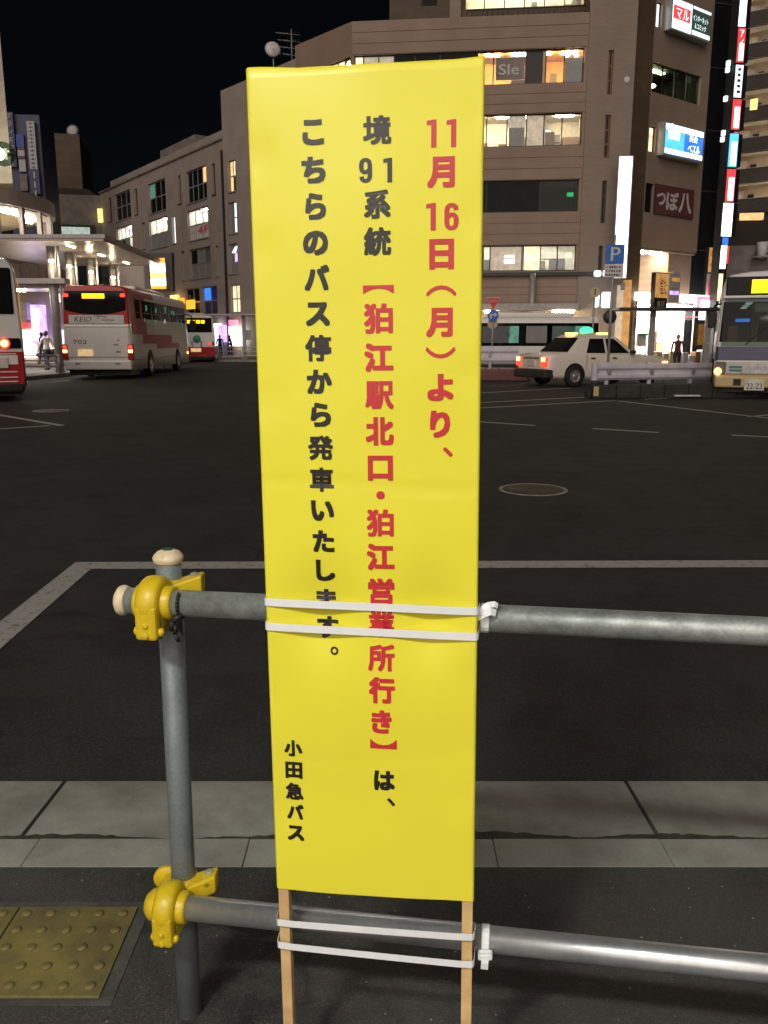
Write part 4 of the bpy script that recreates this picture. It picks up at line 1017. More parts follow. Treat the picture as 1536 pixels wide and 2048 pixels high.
for x, y in ((905, 115), (885, 480), (788, 520), (860, 810), (765, 825), (745, 1120), (845, 1140), (800, 1605), (775, 1910), (782, 575), (737, 1175)):
    a = zl8(x, y); u, z = FN.uv(*a); FN.put(MB().box(u - .08, .3, z - .13, u + .08, .5, z + .13), 'small_sign', random.choice(['lit_cool', 'lit_pink', 'lit_cool', 'lit_mint']))
for (x0, y0, x1, y1), m_ in (((1441, 476, 1452, 492), 'lit_blue'), ((1437, 492, 1448, 538), 'lit_white'), ((1449, 493, 1453, 528), 'lit_red'), ((1432, 548, 1440, 602), 'lit_cream')):
    r = FN.rect(x0, y0, x1, y1); signbox(FN, r, .2, m_, 'sign_face', 'dark_frame', y=.0)
FN.put(MB().box(FN.uv(1452, 400)[0], .2, 0, FN.uv(1460, 400)[0], 1.0, FN.uv(1470, -40)[1]), 'mast', 'dark_metal')

# ================================================================ apartment block at the right edge
FB = Fac(at(1491, 250, 80).xy, (1, -.7))
rootB = thing('apartment_block', 'tall apartment block with open lit access balconies at the right edge', 'building', (FB.P.x, FB.P.y, 0)); FB.of(rootB)
b0 = FB.uv(1445, 250)[0]; b1 = FB.uv(1760, 250)[0]
zz = [FB.uv(1491, y)[1] for y in (90, 398)]; fh = (zz[0] - zz[1]) / 5
M['corridor'] = stained_mat('corridor_wall', (.42, .33, .26), (.36, .28, .22), .8, .8, bump=0)
M['parapet'] = stained_mat('balcony_parapet', (.085, .07, .065), (.06, .05, .045), .8, .8, bump=0)
FB.put(MB().box(b0, 1.5, 0, b1, 14, zz[1] + fh * 9), 'wall', 'corridor')
FB.put(MB().box(b0 - 3.5, 1.0, 0, b0 - .02, 14, zz[1] + fh * 9), 'stair_core', 'black_glass')
for k in range(-1, 9):
    zf = zz[1] + fh * k
    FB.put(MB().box(b0, -.02, zf - 1.15, b1, .14, zf), 'parapet', 'parapet')
    FB.put(MB().box(b0, -.05, zf + .003, b1, .18, zf + .06), 'handrail', 'grey_metal')
    FB.put(MB().box(b0, .141, zf - 1.25, b1, 1.499, zf - 1.10), 'slab', 'concrete')
    for j in range(6):
        u = b0 + 1.0 + j * 3.2
        FB.put(MB().box(u + 1.4, 1.3, zf - 1.09, u + 1.9, 1.497, zf + .55), 'meter_box', 'black_glass')
        FB.put(MB().box(u + .2, 1.44, zf - 1.09, u + 1.1, 1.496, zf + .95), 'door', 'white_panel')
        FB.put(MB().bbox(u - .35, .75, zf + 1.52, u + .25, .95, zf + 1.62, .03), 'corridor_lamp', 'lamp_cream')
for x, y, m_ in ((1508, 209, 'lit_yellow'),):
    u, z = FB.uv(x, y); FB.put(MB().box(u - .3, -.08, z - .45, u + .3, -.03, z + .45), 'lit_window_or_roof', m_)

# low cafe block with a cup sign
FK = Fac(at(1500, 510, 56).xy, (1, -.15))
rootK = thing('cafe_building', 'low brown building with a coffee cup sign above the right bus', 'building', (FK.P.x, FK.P.y, 0)); FK.of(rootK)
k0 = FK.uv(1456, 510)[0]; k1 = FK.uv(1720, 510)[0]; zk = FK.uv(1500, 491)[1]
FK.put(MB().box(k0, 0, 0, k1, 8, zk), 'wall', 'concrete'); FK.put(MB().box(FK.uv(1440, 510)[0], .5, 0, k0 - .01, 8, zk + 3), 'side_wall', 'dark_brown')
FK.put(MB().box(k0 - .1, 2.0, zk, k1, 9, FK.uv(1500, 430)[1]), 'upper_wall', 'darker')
u, z = FK.uv(1520, 499); cup = FK.put(MB().lathe([(.10, -.45), (.26, -.42), (.30, -.1), (.34, .40), (.31, .40), (.27, .0), (0, -.3)], Matrix.Translation((u, -.5, z)), 20), 'cup', 'sign_white')
MB().lathe([(.05, -.62), (.55, -.52), (.57, -.48), (.2, -.50), (0, -.5)], Matrix.Translation((u, -.5, z)), 22).build('saucer', 'sign_white', cup)
hd = [(u + .30 + .22 * math.sin(a), -.5, z + .05 + .22 * math.cos(a)) for a in [R(k) for k in range(0, 181, 20)]]; MB().tube(hd, .045, 8).build('handle', 'sign_white', cup)
FK.put(MB().box(u - .05, -.5, z - .1, u + .05, .02, z + .1), 'bracket', 'dark_metal')
u, z = FK.uv(1518, 424); FK.put(MB().box(u - .7, 1.8, z - .25, u + .8, 1.98, z + .2), 'lit_window_or_roof', 'lit_warm')  # lit bit of roof, its light put in as a glowing panel

# ================================================================ grey building, left of the notice
FG = Fac(at(358, 400, 76).xy, (1, -1.38))
rootG = thing('grey_building', 'grey plastered building with tall windows between the coach and the notice', 'building', (FG.P.x, FG.P.y, 0)); FG.of(rootG)
g0 = FG.uv(200, 390)[0]; g1 = FG.uv(448, 330)[0]; zg = FG.uv(320, 334)[1]
z1 = lambda x0, y0, x1, y1: FG.rect(x0 / 3.072, 150 + y0 / 3.072, x1 / 3.072, 150 + y1 / 3.072)
z2 = lambda x0, y0, x1, y1: FG.rect(x0 / 3.072, 450 + y0 / 3.072, x1 / 3.072, 450 + y1 / 3.072)
big = [(z1(707, 716, 803, 888), 'd1'), (z1(912, 650, 1018, 842), 'd2'), (z1(1145, 572, 1270, 776), 'w'), (z1(718, 928, 812, 1078), 'lit2'), (z1(918, 878, 1030, 1062), 'lit'), (z1(1153, 818, 1280, 1010), '4F'),
       (z2(728, 180, 815, 300), 'd1'), (z2(930, 185, 1075, 340), 'dim'), (z2(1165, 140, 1295, 326), 'dim'), (z2(1140, 388, 1228, 558), 'dk'), (z2(1245, 376, 1335, 552), 'blue'), (z2(905, 420, 1010, 560), 'dk')]
slit = [z1(668, 752, 685, 900), z1(828, 698, 845, 858), z1(1095, 615, 1112, 792), z1(1303, 543, 1322, 736), z1(875, 905, 893, 1068), z1(1057, 865, 1078, 1036), z2(1113, 160, 1135, 340), z2(1325, 125, 1345, 315)]
wall(FG, g0, g1, 0, zg, [b[0] for b in big] + slit, 'grey_wall', .3)
for r, k in big:
    if k == 'd1': window(FG, r, 3, 2, 'alu', 'dark_glass', fw=.09, sill=True)
    elif k == 'd2': window(FG, r, 3, 2, 'alu', 'dark_glass', special={(0, 1): 'lit_teal', (1, 1): 'dark_glass'}, fw=.09, sill=True)
    elif k == 'w': window(FG, r, 4, 2, 'alu', 'dark_glass', special={(3, 1): 'lit_warm', (2, 1): 'dark_glass'}, fw=.09, sill=True)
    elif k == 'lit': window(FG, r, 3, 2, 'alu', 'glass', special={(0, 0): 'frost', (1, 0): 'frost', (2, 0): 'frost'}, lit='lamp_white', fw=.09, sill=True, roomkw=dict(n_lamp=3, furn=False))
    elif k == 'lit2': window(FG, r, 4, 2, 'alu', 'glass', special={(0, 0): 'frost', (1, 0): 'dark_glass', (2, 0): 'frost'}, lit='lamp_white', fw=.09, sill=True, roomkw=dict(n_lamp=3))
    elif k == '4F':
        o = window(FG, r, 3, 2, 'alu', 'glass', special={(0, 0): 'sign_white', (1, 0): 'sign_white', (2, 0): 'sign_white'}, lit='lamp_white', fw=.09, sill=True, roomkw=dict(n_lamp=3))
        text_on(FG, o, '4F', (r[0] + (r[2] - r[0]) * .40, r[1] + .45, r[2] - .25, r[1] + (r[3] - r[1]) * .42), .14, 'sign_red')
        text_on(FG, o, 'ん', (r[0] + .25, r[1] + .6, r[0] + (r[2] - r[0]) * .30, r[1] + (r[3] - r[1]) * .32), .14, 'sign_red')
    elif k == 'dim': window(FG, r, 3, 2, 'alu', 'frost', special={(0, 1): 'dark_glass', (2, 1): 'furn2'}, fw=.08, sill=True)
    elif k == 'blue': window(FG, r, 2, 2, 'alu', 'dark_glass', special={(0, 1): 'lit_blue', (1, 1): 'blue_sign', (1, 0): 'navy', (0, 0): 'navy'}, fw=.10)
    else: window(FG, r, 2, 2, 'alu', 'dark_glass', fw=.10)
for k, r in enumerate(slit): window(FG, r, 1, 1, 'alu' if k > 3 else 'dark_frame', 'lit_cool' if k == 5 else 'frost' if k in (4, 6, 7) else 'dark_glass', fw=.07, rev=.25, sill=True)
FG.put(MB().box(g0 - .1, -.15, zg, g1 - .01, .25, zg + .12), 'cornice', 'concrete')
FG.put(MB().box(g0 + .8, .9, zg - .5, g1 - .02, 1.2, FG.uv(320, 313)[1] + .3), 'roof_parapet', 'grey_wall')
r = FG.rect(292, 300, 361, 332); FG.put(MB().box(r[0], 1.4, zg - .5, r[2], 4.5, r[3] + .8), 'roof_hut', 'concrete')
for x in (305, 322): u, z = FG.uv(x, 313); FG.put(MB().box(u - .3, 1.34, z - .3, u + .3, 1.395, z + .3), 'vent', 'dark_frame')
FG.put(MB().box(g0, 3.4, 0, g1, 12, zg - .3), 'body', 'darker')
u, _ = FG.uv(450, 450); FG.put(MB().box(g1 - .35, -.12, 0, g1 - .12, -.005, FG.uv(447, 300)[1]), 'drain_pipe', 'dark_metal')
# taller stair block of the same building
g1p = FG.w(g1, -.06); FG2 = Fac(g1p.xy, (1, -1.15)).of(rootG); g1_old = g1; g1 = 0.0
z1 = lambda x0, y0, x1, y1: FG2.rect(x0 / 3.072, 150 + y0 / 3.072, x1 / 3.072, 150 + y1 / 3.072)
z2 = lambda x0, y0, x1, y1: FG2.rect(x0 / 3.072, 450 + y0 / 3.072, x1 / 3.072, 450 + y1 / 3.072)
s1 = FG2.uv(600, 300)[0]; zg2 = FG2.uv(441, 182)[1]
st = [z1(1403, 522, 1447, 718), z1(1405, 778, 1455, 974), z2(1405, 112, 1460, 300), z2(1418, 366, 1475, 540)]
wall(FG2, g1, s1, 0, zg2, st, 'grey_wall', .3, 'stair_wall')
window(FG2, st[0], 2, 2, 'alu', 'dark_glass', special={(0, 1): 'lit_warm', (1, 1): 'lit_cream', (0, 0): 'lit_warm'}, fw=.09, sill=True)
window(FG2, st[1], 2, 2, 'alu', 'frost', special={(1, 1): 'lit_cool', (1, 0): 'lit_cool'}, fw=.09, sill=True)
o = window(FG2, st[2], 1, 2, 'alu', 'frost', fw=.09, sill=True)
r = st[2]; mb = MB(); mb.add([(r[0] + .35, .1, r[1] + 1.6), (r[2] - .5, .1, r[1] + 1.6), (r[2] - .15, .1, r[3] - .2), (r[0] + .8, .1, r[3] - .3), (r[0] + .35, .14, r[1] + 1.6), (r[2] - .5, .14, r[1] + 1.6), (r[2] - .15, .14, r[3] - .2), (r[0] + .8, .14, r[3] - .3)], [(0, 1, 2, 3), (4, 5, 6, 7), (0, 1, 5, 4), (1, 2, 6, 5), (2, 3, 7, 6), (3, 0, 4, 7)]); mb.build('neon_strip', 'lit_mint', o)
MB().box(r[2] - .55, .1, r[1] + .9, r[2] - .25, .14, r[1] + 1.55).build('neon_strip', 'lit_purple', o)
window(FG2, st[3], 2, 2, 'alu', 'lit_cream', fw=.09, sill=True)
FG2.put(MB().box(g1 + .02, .35, 0, s1, 10, zg2 - .2), 'body', 'darker')
# roof things over the stair block
ra = FG2.uv(566, 138); FG2.put(MB().prism([(ra[0] - 1.2, .6), (ra[0] + 1.2, .6), (ra[0] + 1.2, 3), (ra[0] - 1.2, 3)], zg2 - .3, ra[1] + .15), 'roof_hut', 'concrete')
FGr = Fac(FG2.w(0, 1.0).xy, FG2.d.xy)
p = FGr.w(FGr.uv(546, 98)[0]); z = FGr.uv(546, 98)[1]
dish = thing('satellite_dish', 'round white satellite dish on a mast on the grey roof', 'satellite dish', (p.x, p.y, zg2 - .1))
MB().cyl((0, .1, 0), (0, .1, z - zg2), .05, n=8).build('mast', 'grey_metal', dish)
MB().lathe([(0, .12), (.26, .09), (.46, .03), (.56, -.06), (.58, -.05), (.47, .05), (.26, .12), (0, .15)], Matrix.Translation((0, 0, z - zg2 + .1)) @ Matrix.Rotation(R(78), 4, 'X') @ Matrix.Rotation(R(14), 4, 'Y'), 24).build('reflector', 'sign_white', dish)
MB().cyl((0, -.1, z - zg2 + .1), (.12, -.6, z - zg2 - .1), .02, n=6).build('feed_arm', 'grey_metal', dish)
p = FGr.w(FGr.uv(583, 78)[0]); z = FGr.uv(583, 58)[1]
an = thing('roof_aerial', 'spiky television aerial on the roof beside the satellite dish', 'aerial', (p.x, p.y, zg2))
mb = MB(); mb.cyl((0, 0, 0), (0, 0, z - zg2), .04, n=6); mb.build('mast', 'grey_metal', an)
for k in range(4):
    h = (z - zg2) - .3 - .45 * k; MB().cyl((-1.1 + .15 * k, -.1, h + .05), (.6, .1, h - .05), .025, n=5).build('boom', 'grey_metal', an)
    bb = MB()
    for j in range(6): bb.cyl((-.8 + j * .26, -.25, h), (-.8 + j * .26, .25, h), .012, n=4)
    bb.build('elements', 'grey_metal', an)['kind'] = 'stuff'
# street level of the grey building: lit shops
FG3 = Fac(FG.w(0, -.5).xy, FG.d.xy).of(rootG)
for x0, y0, x1, y1, m_ in ((423, 655, 434, 692, 'lit_cool'), (436, 650, 447, 684, 'lit_purple'), (425, 647, 436, 655, 'lit_white'), (458, 652, 475, 692, 'lit_shop'), (457, 640, 470, 650, 'lit_pink'), (476, 655, 483, 692, 'lit_cool'), (488, 660, 496, 680, 'sign_white'), (372, 600, 384, 618, 'lit_orange'), (340, 590, 352, 603, 'lit_yellow'), (354, 596, 363, 608, 'lit_orange')):
    r = FG3.rect(x0, y0, x1, y1); FG3.put(MB().box(r[0], 0, r[1], r[2], .3, r[3]), 'shop_light', m_)

# ================================================================ dark building with unlit roof, far left
FDk = Fac(at(120, 400, 92).xy, (1, .22))
rootD = thing('dark_building', 'dark brown stepped building behind the bus canopy', 'building', (FDk.P.x, FDk.P.y, 0)); FDk.of(rootD)
r = FDk.rect(72, 260, 158, 372); FDk.put(MB().box(r[0], 1.5, r[1] - 2, r[2], 12, r[3]), 'upper_block', 'dark_brown')
r = FDk.rect(70, 372, 230, 480); a1 = FDk.uv(175, 380)[0]
mb = MB(); ztop = FDk.uv(120, 374)[1]; zmid = FDk.uv(150, 392)[1]
mb.add([(r[0], .6, 0), (r[2], .6, 0), (r[2], .6, zmid - 1.2), (a1, .6, ztop), (r[0], .6, ztop), (r[0], 13, 0), (r[2], 13, 0), (r[2], 13, zmid - 1.2), (a1, 13, ztop), (r[0], 13, ztop)], [(0, 1, 2, 3, 4), (5, 6, 7, 8, 9), (2, 3, 8, 7), (3, 4, 9, 8), (0, 4, 9, 5), (1, 2, 7, 6)])
FDk.put(mb, 'roof_block', 'darker')
r = FDk.rect(75, 389, 230, 448); FDk.put(MB().box(r[0], .2, 0, r[2], .598, r[3]), 'fascia', 'concrete')
r = FDk.rect(98, 449, 190, 480); FDk.put(MB().box(r[0], .05, r[1], r[2], .198, r[3]), 'window_band', 'dark_frame')
r = FDk.rect(116, 454, 180, 476); FDk.put(MB().box(r[0], -.02, r[1], r[2], .049, r[3]), 'blind', 'lit_grey')
r = FDk.rect(100, 449, 113, 476); FDk.put(MB().box(r[0], -.05, r[1], r[2], .04, r[3]), 'lit_window_or_roof', 'lit_cool')
r = FDk.rect(196, 418, 206, 445); FDk.put(MB().box(r[0], -.3, r[1], r[2], .1, r[3]), 'lit_sign', 'lit_yellow')
p = FDk.w(FDk.uv(134, 245)[0], 4); z = FDk.uv(134, 243)[1]
dish = thing('satellite_dish', 'dim grey satellite dish on the dark building at the left', 'satellite dish', (p.x, p.y, FDk.uv(120, 262)[1]))
MB().lathe([(0, .12), (.4, .09), (.66, -.06), (.68, -.05), (.4, .12), (0, .15)], Matrix.Translation((0, 0, z - dish.location.z)) @ Matrix.Rotation(R(80), 4, 'X'), 18).build('reflector', 'pale_sign', dish)
MB().cyl((0, .1, -.3), (0, .1, z - dish.location.z - .3), .06, n=6).build('mast', 'grey_metal', dish)

# vertical shop signs on the tower at the far left
FV = Fac(at(45, 320, 80).xy, (1, .1))
rootV = thing('sign_board', 'tall unlit tower of dark blue and white vertical sign boards at the left', 'sign', (FV.P.x, FV.P.y, 0)); FV.of(rootV)
def zv(x, y): return x / 6.829, 180 + y / 6.829
def vr(x0, y0, x1, y1): a = zv(x0, y0); b = zv(x1, y1); return FV.rect(a[0], a[1], b[0], b[1])
r = vr(70, 320, 560, 1500); FV.put(MB().box(r[0], .4, 0, r[2], 5, r[3]), 'tower', 'navy')
r = vr(75, 300, 200, 1050); b1 = FV.put(MB().box(r[0], .0, r[1], r[2], .3, r[3]), 'sign_panel', 'navy')
n_ = 7
for k, ch in enumerate('ブランズタディ'):
    h = (r[3] - r[1]) / n_; text_on(FV, b1, ch, (r[0] + .12, r[3] - (k + 1) * h + .1, r[2] - .12, r[3] - k * h - .08), 0, 'pale_sign')
for q, m_ in (((215, 600, 320, 770), 'blue_sign'), ((235, 770, 325, 820), 'maroon'), ((235, 820, 330, 895), 'pale_sign'), ((240, 895, 335, 935), 'maroon'), ((255, 945, 345, 1110), 'pale_sign'), ((270, 1145, 370, 1370), 'concrete')):
    r = vr(*q); FV.put(MB().box(r[0], .1, r[1], r[2], .35, r[3]), 'sign_panel', m_)
r = vr(375, 430, 480, 740); r2 = vr(400, 740, 505, 1085)
for r_ in (r, r2):
    b1 = FV.put(MB().box(r_[0], -.1, r_[1], r_[2], .3, r_[3]), 'sign_panel', 'pale_sign')
    sb = MB()
    for k in range(6):
        h = (r_[3] - r_[1]) / 6; x = (r_[0] + r_[2]) / 2; sb.box(x - .2, -.115, r_[3] - (k + .75) * h, x + .2, -.103, r_[3] - (k + .6) * h); sb.box(x - .05, -.118, r_[3] - (k + .8) * h, x + .06, -.104, r_[3] - (k + .3) * h)
    sb.build('lettering', 'dark_metal', b1)
r = vr(415, 1090, 545, 1420); b1 = FV.put(MB().box(r[0], -.1, r[1], r[2], .3, r[3]), 'sign_panel', 'navy'); sb = MB()
for k in range(4): sb.box(r[0] + .35, -.12, r[3] - .5 - k * .8, r[2] - .35, -.103, r[3] - .3 - k * .8); sb.box((r[0] + r[2]) / 2 - .06, -.122, r[3] - .75 - k * .8, (r[0] + r[2]) / 2 + .06, -.104, r[3] - .2 - k * .8)
sb.build('lettering', 'pale_sign', b1)

# ================================================================ round-fronted building at the left edge
RC = Vector((-25.2, 47.0, 0)); RRr = 7.0
rootF = thing('round_building', 'white round fronted building with lit upper windows at the left edge', 'building', RC)
def cyl_band(name, r0, z0, z1, m, a0=-100, a1=40, n=28, th=.25, parts=True):
    """a curved band; angle 0 looks along +X, -90 faces the camera"""
    for k in range(n if parts else 1):
        mb = MB(); kk = 1 if parts else 1
        s0 = R(a0 + (a1 - a0) * k / n); s1 = R(a0 + (a1 - a0) * (k + 1) / n); g_ = .0012
        q = [((r0 - t) * math.cos(s), (r0 - t) * math.sin(s)) for t, s in ((0, s0 + g_), (0, s1 - g_), (th, s1 - g_), (th, s0 + g_))]
        mb.prism(q, z0, z1); mb.build(name, m, rootF)
def zat(y, Y): return at(80, y, Y).z
Yf = 45.5
cyl_band('fascia_panel', RRr, zat(418, Yf), zat(388, Yf), 'white_panel')
cyl_band('fascia_panel', RRr + .3, zat(582, Yf), zat(530, Yf), 'white_panel')
cyl_band('rib', RRr - .25, zat(530, Yf) + .02, zat(418, Yf) - .02, 'white_panel', n=10, th=.06) if False else None
for k in range(11):
    s = R(-100 + 14 * k); x, y = (RRr - .3) * math.cos(s), (RRr - .3) * math.sin(s)
    MB().box(-.12, -.12, zat(530, Yf), .12, .12, zat(418, Yf), T=Matrix.Translation((x, y, 0)) @ Matrix.Rotation(s, 4, 'Z')).build('mullion', 'white_panel', rootF)
    s2 = R(-100 + 14 * (k + 1)); x2, y2 = (RRr - .3) * math.cos(s2), (RRr - .3) * math.sin(s2)
    for zb, zt_, m_ in ((zat(530, Yf) + .02, zat(503, Yf), 'dark_glass'), (zat(503, Yf), zat(418, Yf) - .02, 'glass')):
        mb = MB(); mb.quad((x, y, zb), (x2, y2, zb), (x2, y2, zt_), (x, y, zt_)); mb.build('pane', m_, rootF)
zc = zat(418, Yf)
MB().lathe([(RRr - .4, zc - .02), (0, zc - .01)], None, 40, smooth=False).build('ceiling', 'room', rootF)
MB().lathe([(RRr - 3.2, zat(582, Yf)), (RRr - 3.2, zc - .05)], None, 30).build('glowing_inner_wall', 'lit_cream', rootF)  # wall given its own glow to brighten the interior
MB().lathe([(RRr - .3, zat(530, Yf) - .3), (0, zat(530, Yf) - .28)], None, 40, smooth=False).build('floor', 'furn', rootF)
for k in range(7):
    s = R(-95 + 20 * k); MB().bbox(-.5, -.2, zc - .16, .5, .2, zc - .06, .03, T=Matrix.Translation(((RRr - 1.4) * math.cos(s), (RRr - 1.4) * math.sin(s), 0)) @ Matrix.Rotation(s + R(90), 4, 'Z')).build('ceiling_lamp', 'lamp_white', rootF)
for k in range(9):
    s = R(-98 + 15 * k); MB().bbox(-.35, -.25, zat(530, Yf), .35, .25, zat(515, Yf), .06, T=Matrix.Translation(((RRr - 1.0) * math.cos(s), (RRr - 1.0) * math.sin(s), 0)) @ Matrix.Rotation(s, 4, 'Z')).build('seat', random.choice(['furn', 'furn2', 'dark_frame']), rootF)
# upper, nearer fascia and tower
U0 = RRr + 1.0
for k in range(20):
    s0 = R(-120 + 4 * k); s1 = R(-116 + 4 * k)
    q = [((U0 - t) * math.cos(s) - 2.5, (U0 - t) * math.sin(s)) for t, s in ((0, s0 + .001), (0, s1 - .001), (.3, s1 - .001), (.3, s0 + .001))]
    MB().prism(q, zat(398, 41), zat(352, 41)).build('fascia_panel', 'white_panel', rootF)
MB().lathe([(U0 - .35, zat(398, 41) + .05), (0, zat(398, 41) + .06)], Matrix.Translation((-2.5, 0, 0)), 40, smooth=False).build('ceiling', 'room', rootF)
for k in range(6):
    s = R(-118 + 14 * k); MB().bbox(-.6, -.2, zat(398, 41) - .08, .6, .2, zat(398, 41) + .02, .03, T=Matrix.Translation(((U0 - .9) * math.cos(s) - 2.5, (U0 - .9) * math.sin(s), 0)) @ Matrix.Rotation(s + R(90), 4, 'Z')).build('ceiling_lamp', 'lamp_white', rootF)
pT = at(11, 200, 46); MB().prism([(-14, -1), (pT.x - RC.x, -1), (pT.x * 1.25 - RC.x, 10.5), (-14, 10.5)], zat(352, 44), at(5, 55, 46).z).build('tower', 'white_panel', rootF)
MB().box(-14, -2, 0, -RRr * .2, 3, zat(582, Yf)).build('ground_floor', 'concrete', rootF)
p = at(6, 308, 44); gl = thing('globe_lamp', 'round lit globe lamp at the left edge on the white building', 'lamp', (p.x, p.y, p.z))
MB().lathe([(0, -.6), (.36, -.48), (.56, -.2), (.6, 0), (.56, .2), (.36, .48), (0, .6)], None, 24).build('globe', 'glass_green', gl)
MB().lathe([(0, -.3), (.2, -.2), (.26, 0), (.2, .2), (0, .3)], Matrix.Translation((-.2, 0, 0)), 16).build('bulb', 'lamp_cream', gl)
MB().cyl((0, .2, 0), (-.2, 1.6, .3), .06, n=8).build('bracket', 'grey_metal', gl)

# ================================================================ far pavements
def slab(name, poly, z1, m='kerb'):
    return tag(MB().prism(poly, -.3, z1).build(name, m), kind='structure')
slab('terminal_pavement', [(-60, 30.5), (-12.9, 30.5), (-12.7, 34), (-12.9, 60), (-60, 60)], .09, 'concrete')
slab('far_pavement', [(-60, 58), (-9.0, 58), (-3, 52), (60, 43.5), (60, 140), (-60, 140)], .09, 'concrete')

# ================================================================ bus terminal canopy
HC = 5.5
cn = thing('bus_canopy', 'long white bus terminal canopy on slim posts at the left', 'canopy', (-13.4, 34, .09))
def Lc(x, y, z): return (x + 13.4, y - 34, z - .09)
XR0, XR1, Y0c, Y1c = at(210, 478, 33).x, at(330, 527, 44).x, 33.0, 44.0
zc0 = at(210, 476, 33).z
mb = MB(); v = [(-17.4, Y0c), (XR0, Y0c), (XR1, Y1c), (-19, Y1c)]
mb.prism([(x + 13.4, y - 34) for x, y in v], zc0 - .09, zc0 + .05); mb.build('roof_edge', 'grey_metal', cn)
for k in range(9):
    ya = Y0c + .05 + k * (Y1c - Y0c - .1) / 9; yb = Y0c + .03 + (k + 1) * (Y1c - Y0c - .1) / 9
    f = (ya - Y0c) / (Y1c - Y0c); xr = XR0 + (XR1 - XR0) * f - .08
    MB().box(-17.3 + 13.4, ya - 34, zc0 - .20, xr + 13.4, yb - 34, zc0 - .095).build('soffit_panel', 'soffit', cn)
    if k in (1, 4, 7): MB().bbox(-12.6 + 13.4 - .05, (ya + yb) / 2 - 34 - .35, zc0 - .215, -12.6 + 13.4 + .05, (ya + yb) / 2 - 34 + .35, zc0 - .205, .004).build('added_soffit_lamp', 'lamp_cream', cn)  # lamps added to light the canopy and the paving below
for px_, Y in ((106, 34.0), (141, 36.5), (183, 39.5), (226, 43.0)):
    x = at(px_, 560, Y).x; MB().cyl(Lc(x, Y, .09), Lc(x, Y, zc0 - .2), .17, n=16).build('post', 'grey_metal', cn)
    MB().bbox(*Lc(x + .10, Y - .55, 4.35), *Lc(x + .24, Y - .41, 4.43), .01).build('uplight', 'lamp_cream', cn)
    MB().cyl(Lc(x + .32, Y - .1, 2.6), Lc(x + .32, Y - .1, zc0 - .2), .05, n=8).build('drain_pipe', 'sign_white', cn)
x = at(106, 560, 34).x
MB().box(*Lc(-20, 33.6, 3.55), *Lc(x + .6, 34.2, 3.75)).build('lower_beam', 'grey_metal', cn)
MB().box(*Lc(-20, 34.2, 3.40), *Lc(x + .4, 36.5, 3.54)).build('lower_soffit', 'soffit', cn)
for k in range(3): MB().bbox(*Lc(-18.8 + k * 1.6, 34.9, 3.33), *Lc(-17.9 + k * 1.6, 35.2, 3.395), .02).build('added_soffit_lamp', 'lamp_white', cn)  # more added lamps, under the lower soffit

# lit shop row behind the canopy
sr = thing('station_shops', 'row of lit shop fronts under the canopy behind the left bus', 'shop', (-19, 50, .09))
FR = Fac((-19, 50), (1, -.02)).of(sr)
FR.put(MB().prism([(-14, .3), (5.0, .3), (3.9, 4), (-14, 4)], 0, 6.3), 'wall', 'grey_wall')
for x0, y0, x1, y1, m_, d in ((70, 610, 90, 685, 'lit_purple', .5), (71, 618, 86, 632, 'lit_white', .6), (72, 636, 86, 650, 'lit_white', .6), (72, 653, 85, 666, 'lit_white', .6), (73, 668, 85, 680, 'lit_white', .6), (45, 605, 60, 640, 'pale_sign', .4), (50, 646, 64, 656, 'lit_red', .5), (48, 660, 60, 692, 'lit_shop', .4), (117, 660, 132, 706, 'lit_cool', .5), (112, 584, 130, 604, 'lit_cool', .5), (116, 664, 126, 668, 'lit_orange', .7), (108, 498, 116, 517, 'lit_red', .5), (155, 512, 180, 575, 'dark_glass', .3), (190, 528, 200, 575, 'dark_glass', .3), (206, 533, 222, 575, 'dark_glass', .3), (30, 690, 70, 715, 'lit_shop', .3)):
    r = FR.rect(x0, y0, x1, y1); FR.put(MB().box(r[0], -d, r[1], r[2], .29, r[3]), 'shop_panel', m_)
# striped lit sign at the canopy end
FE = Fac(at(318, 550, 43).xy, (1, -.05))
es = thing('shop_sign', 'lit white and orange striped shop sign at the canopy end', 'sign', (FE.P.x, FE.P.y, 0)); FE.of(es)
r = FE.rect(301, 516, 331, 578)
FE.put(MB().box(r[0] - .08, .0, r[1] - .1, r[2] + .35, .35, r[3] + .25), 'casing', 'dark_metal')
for q0, q1, m_ in ((.0, .10, 'lit_orange'), (.10, .33, 'lit_white'), (.33, .54, 'lit_yellow'), (.54, .84, 'lit_white'), (.84, 1.0, 'lit_orange')):
    FE.put(MB().box(r[0], -.03, r[1] + (r[3] - r[1]) * q0 + .005, r[2], -.004, r[1] + (r[3] - r[1]) * q1 - .005), 'stripe', m_)
FE.put(MB().cyl(((r[0] + r[2]) / 2, .2, 0), ((r[0] + r[2]) / 2, .2, r[1] - .1), .09, n=10), 'pole', 'grey_metal')

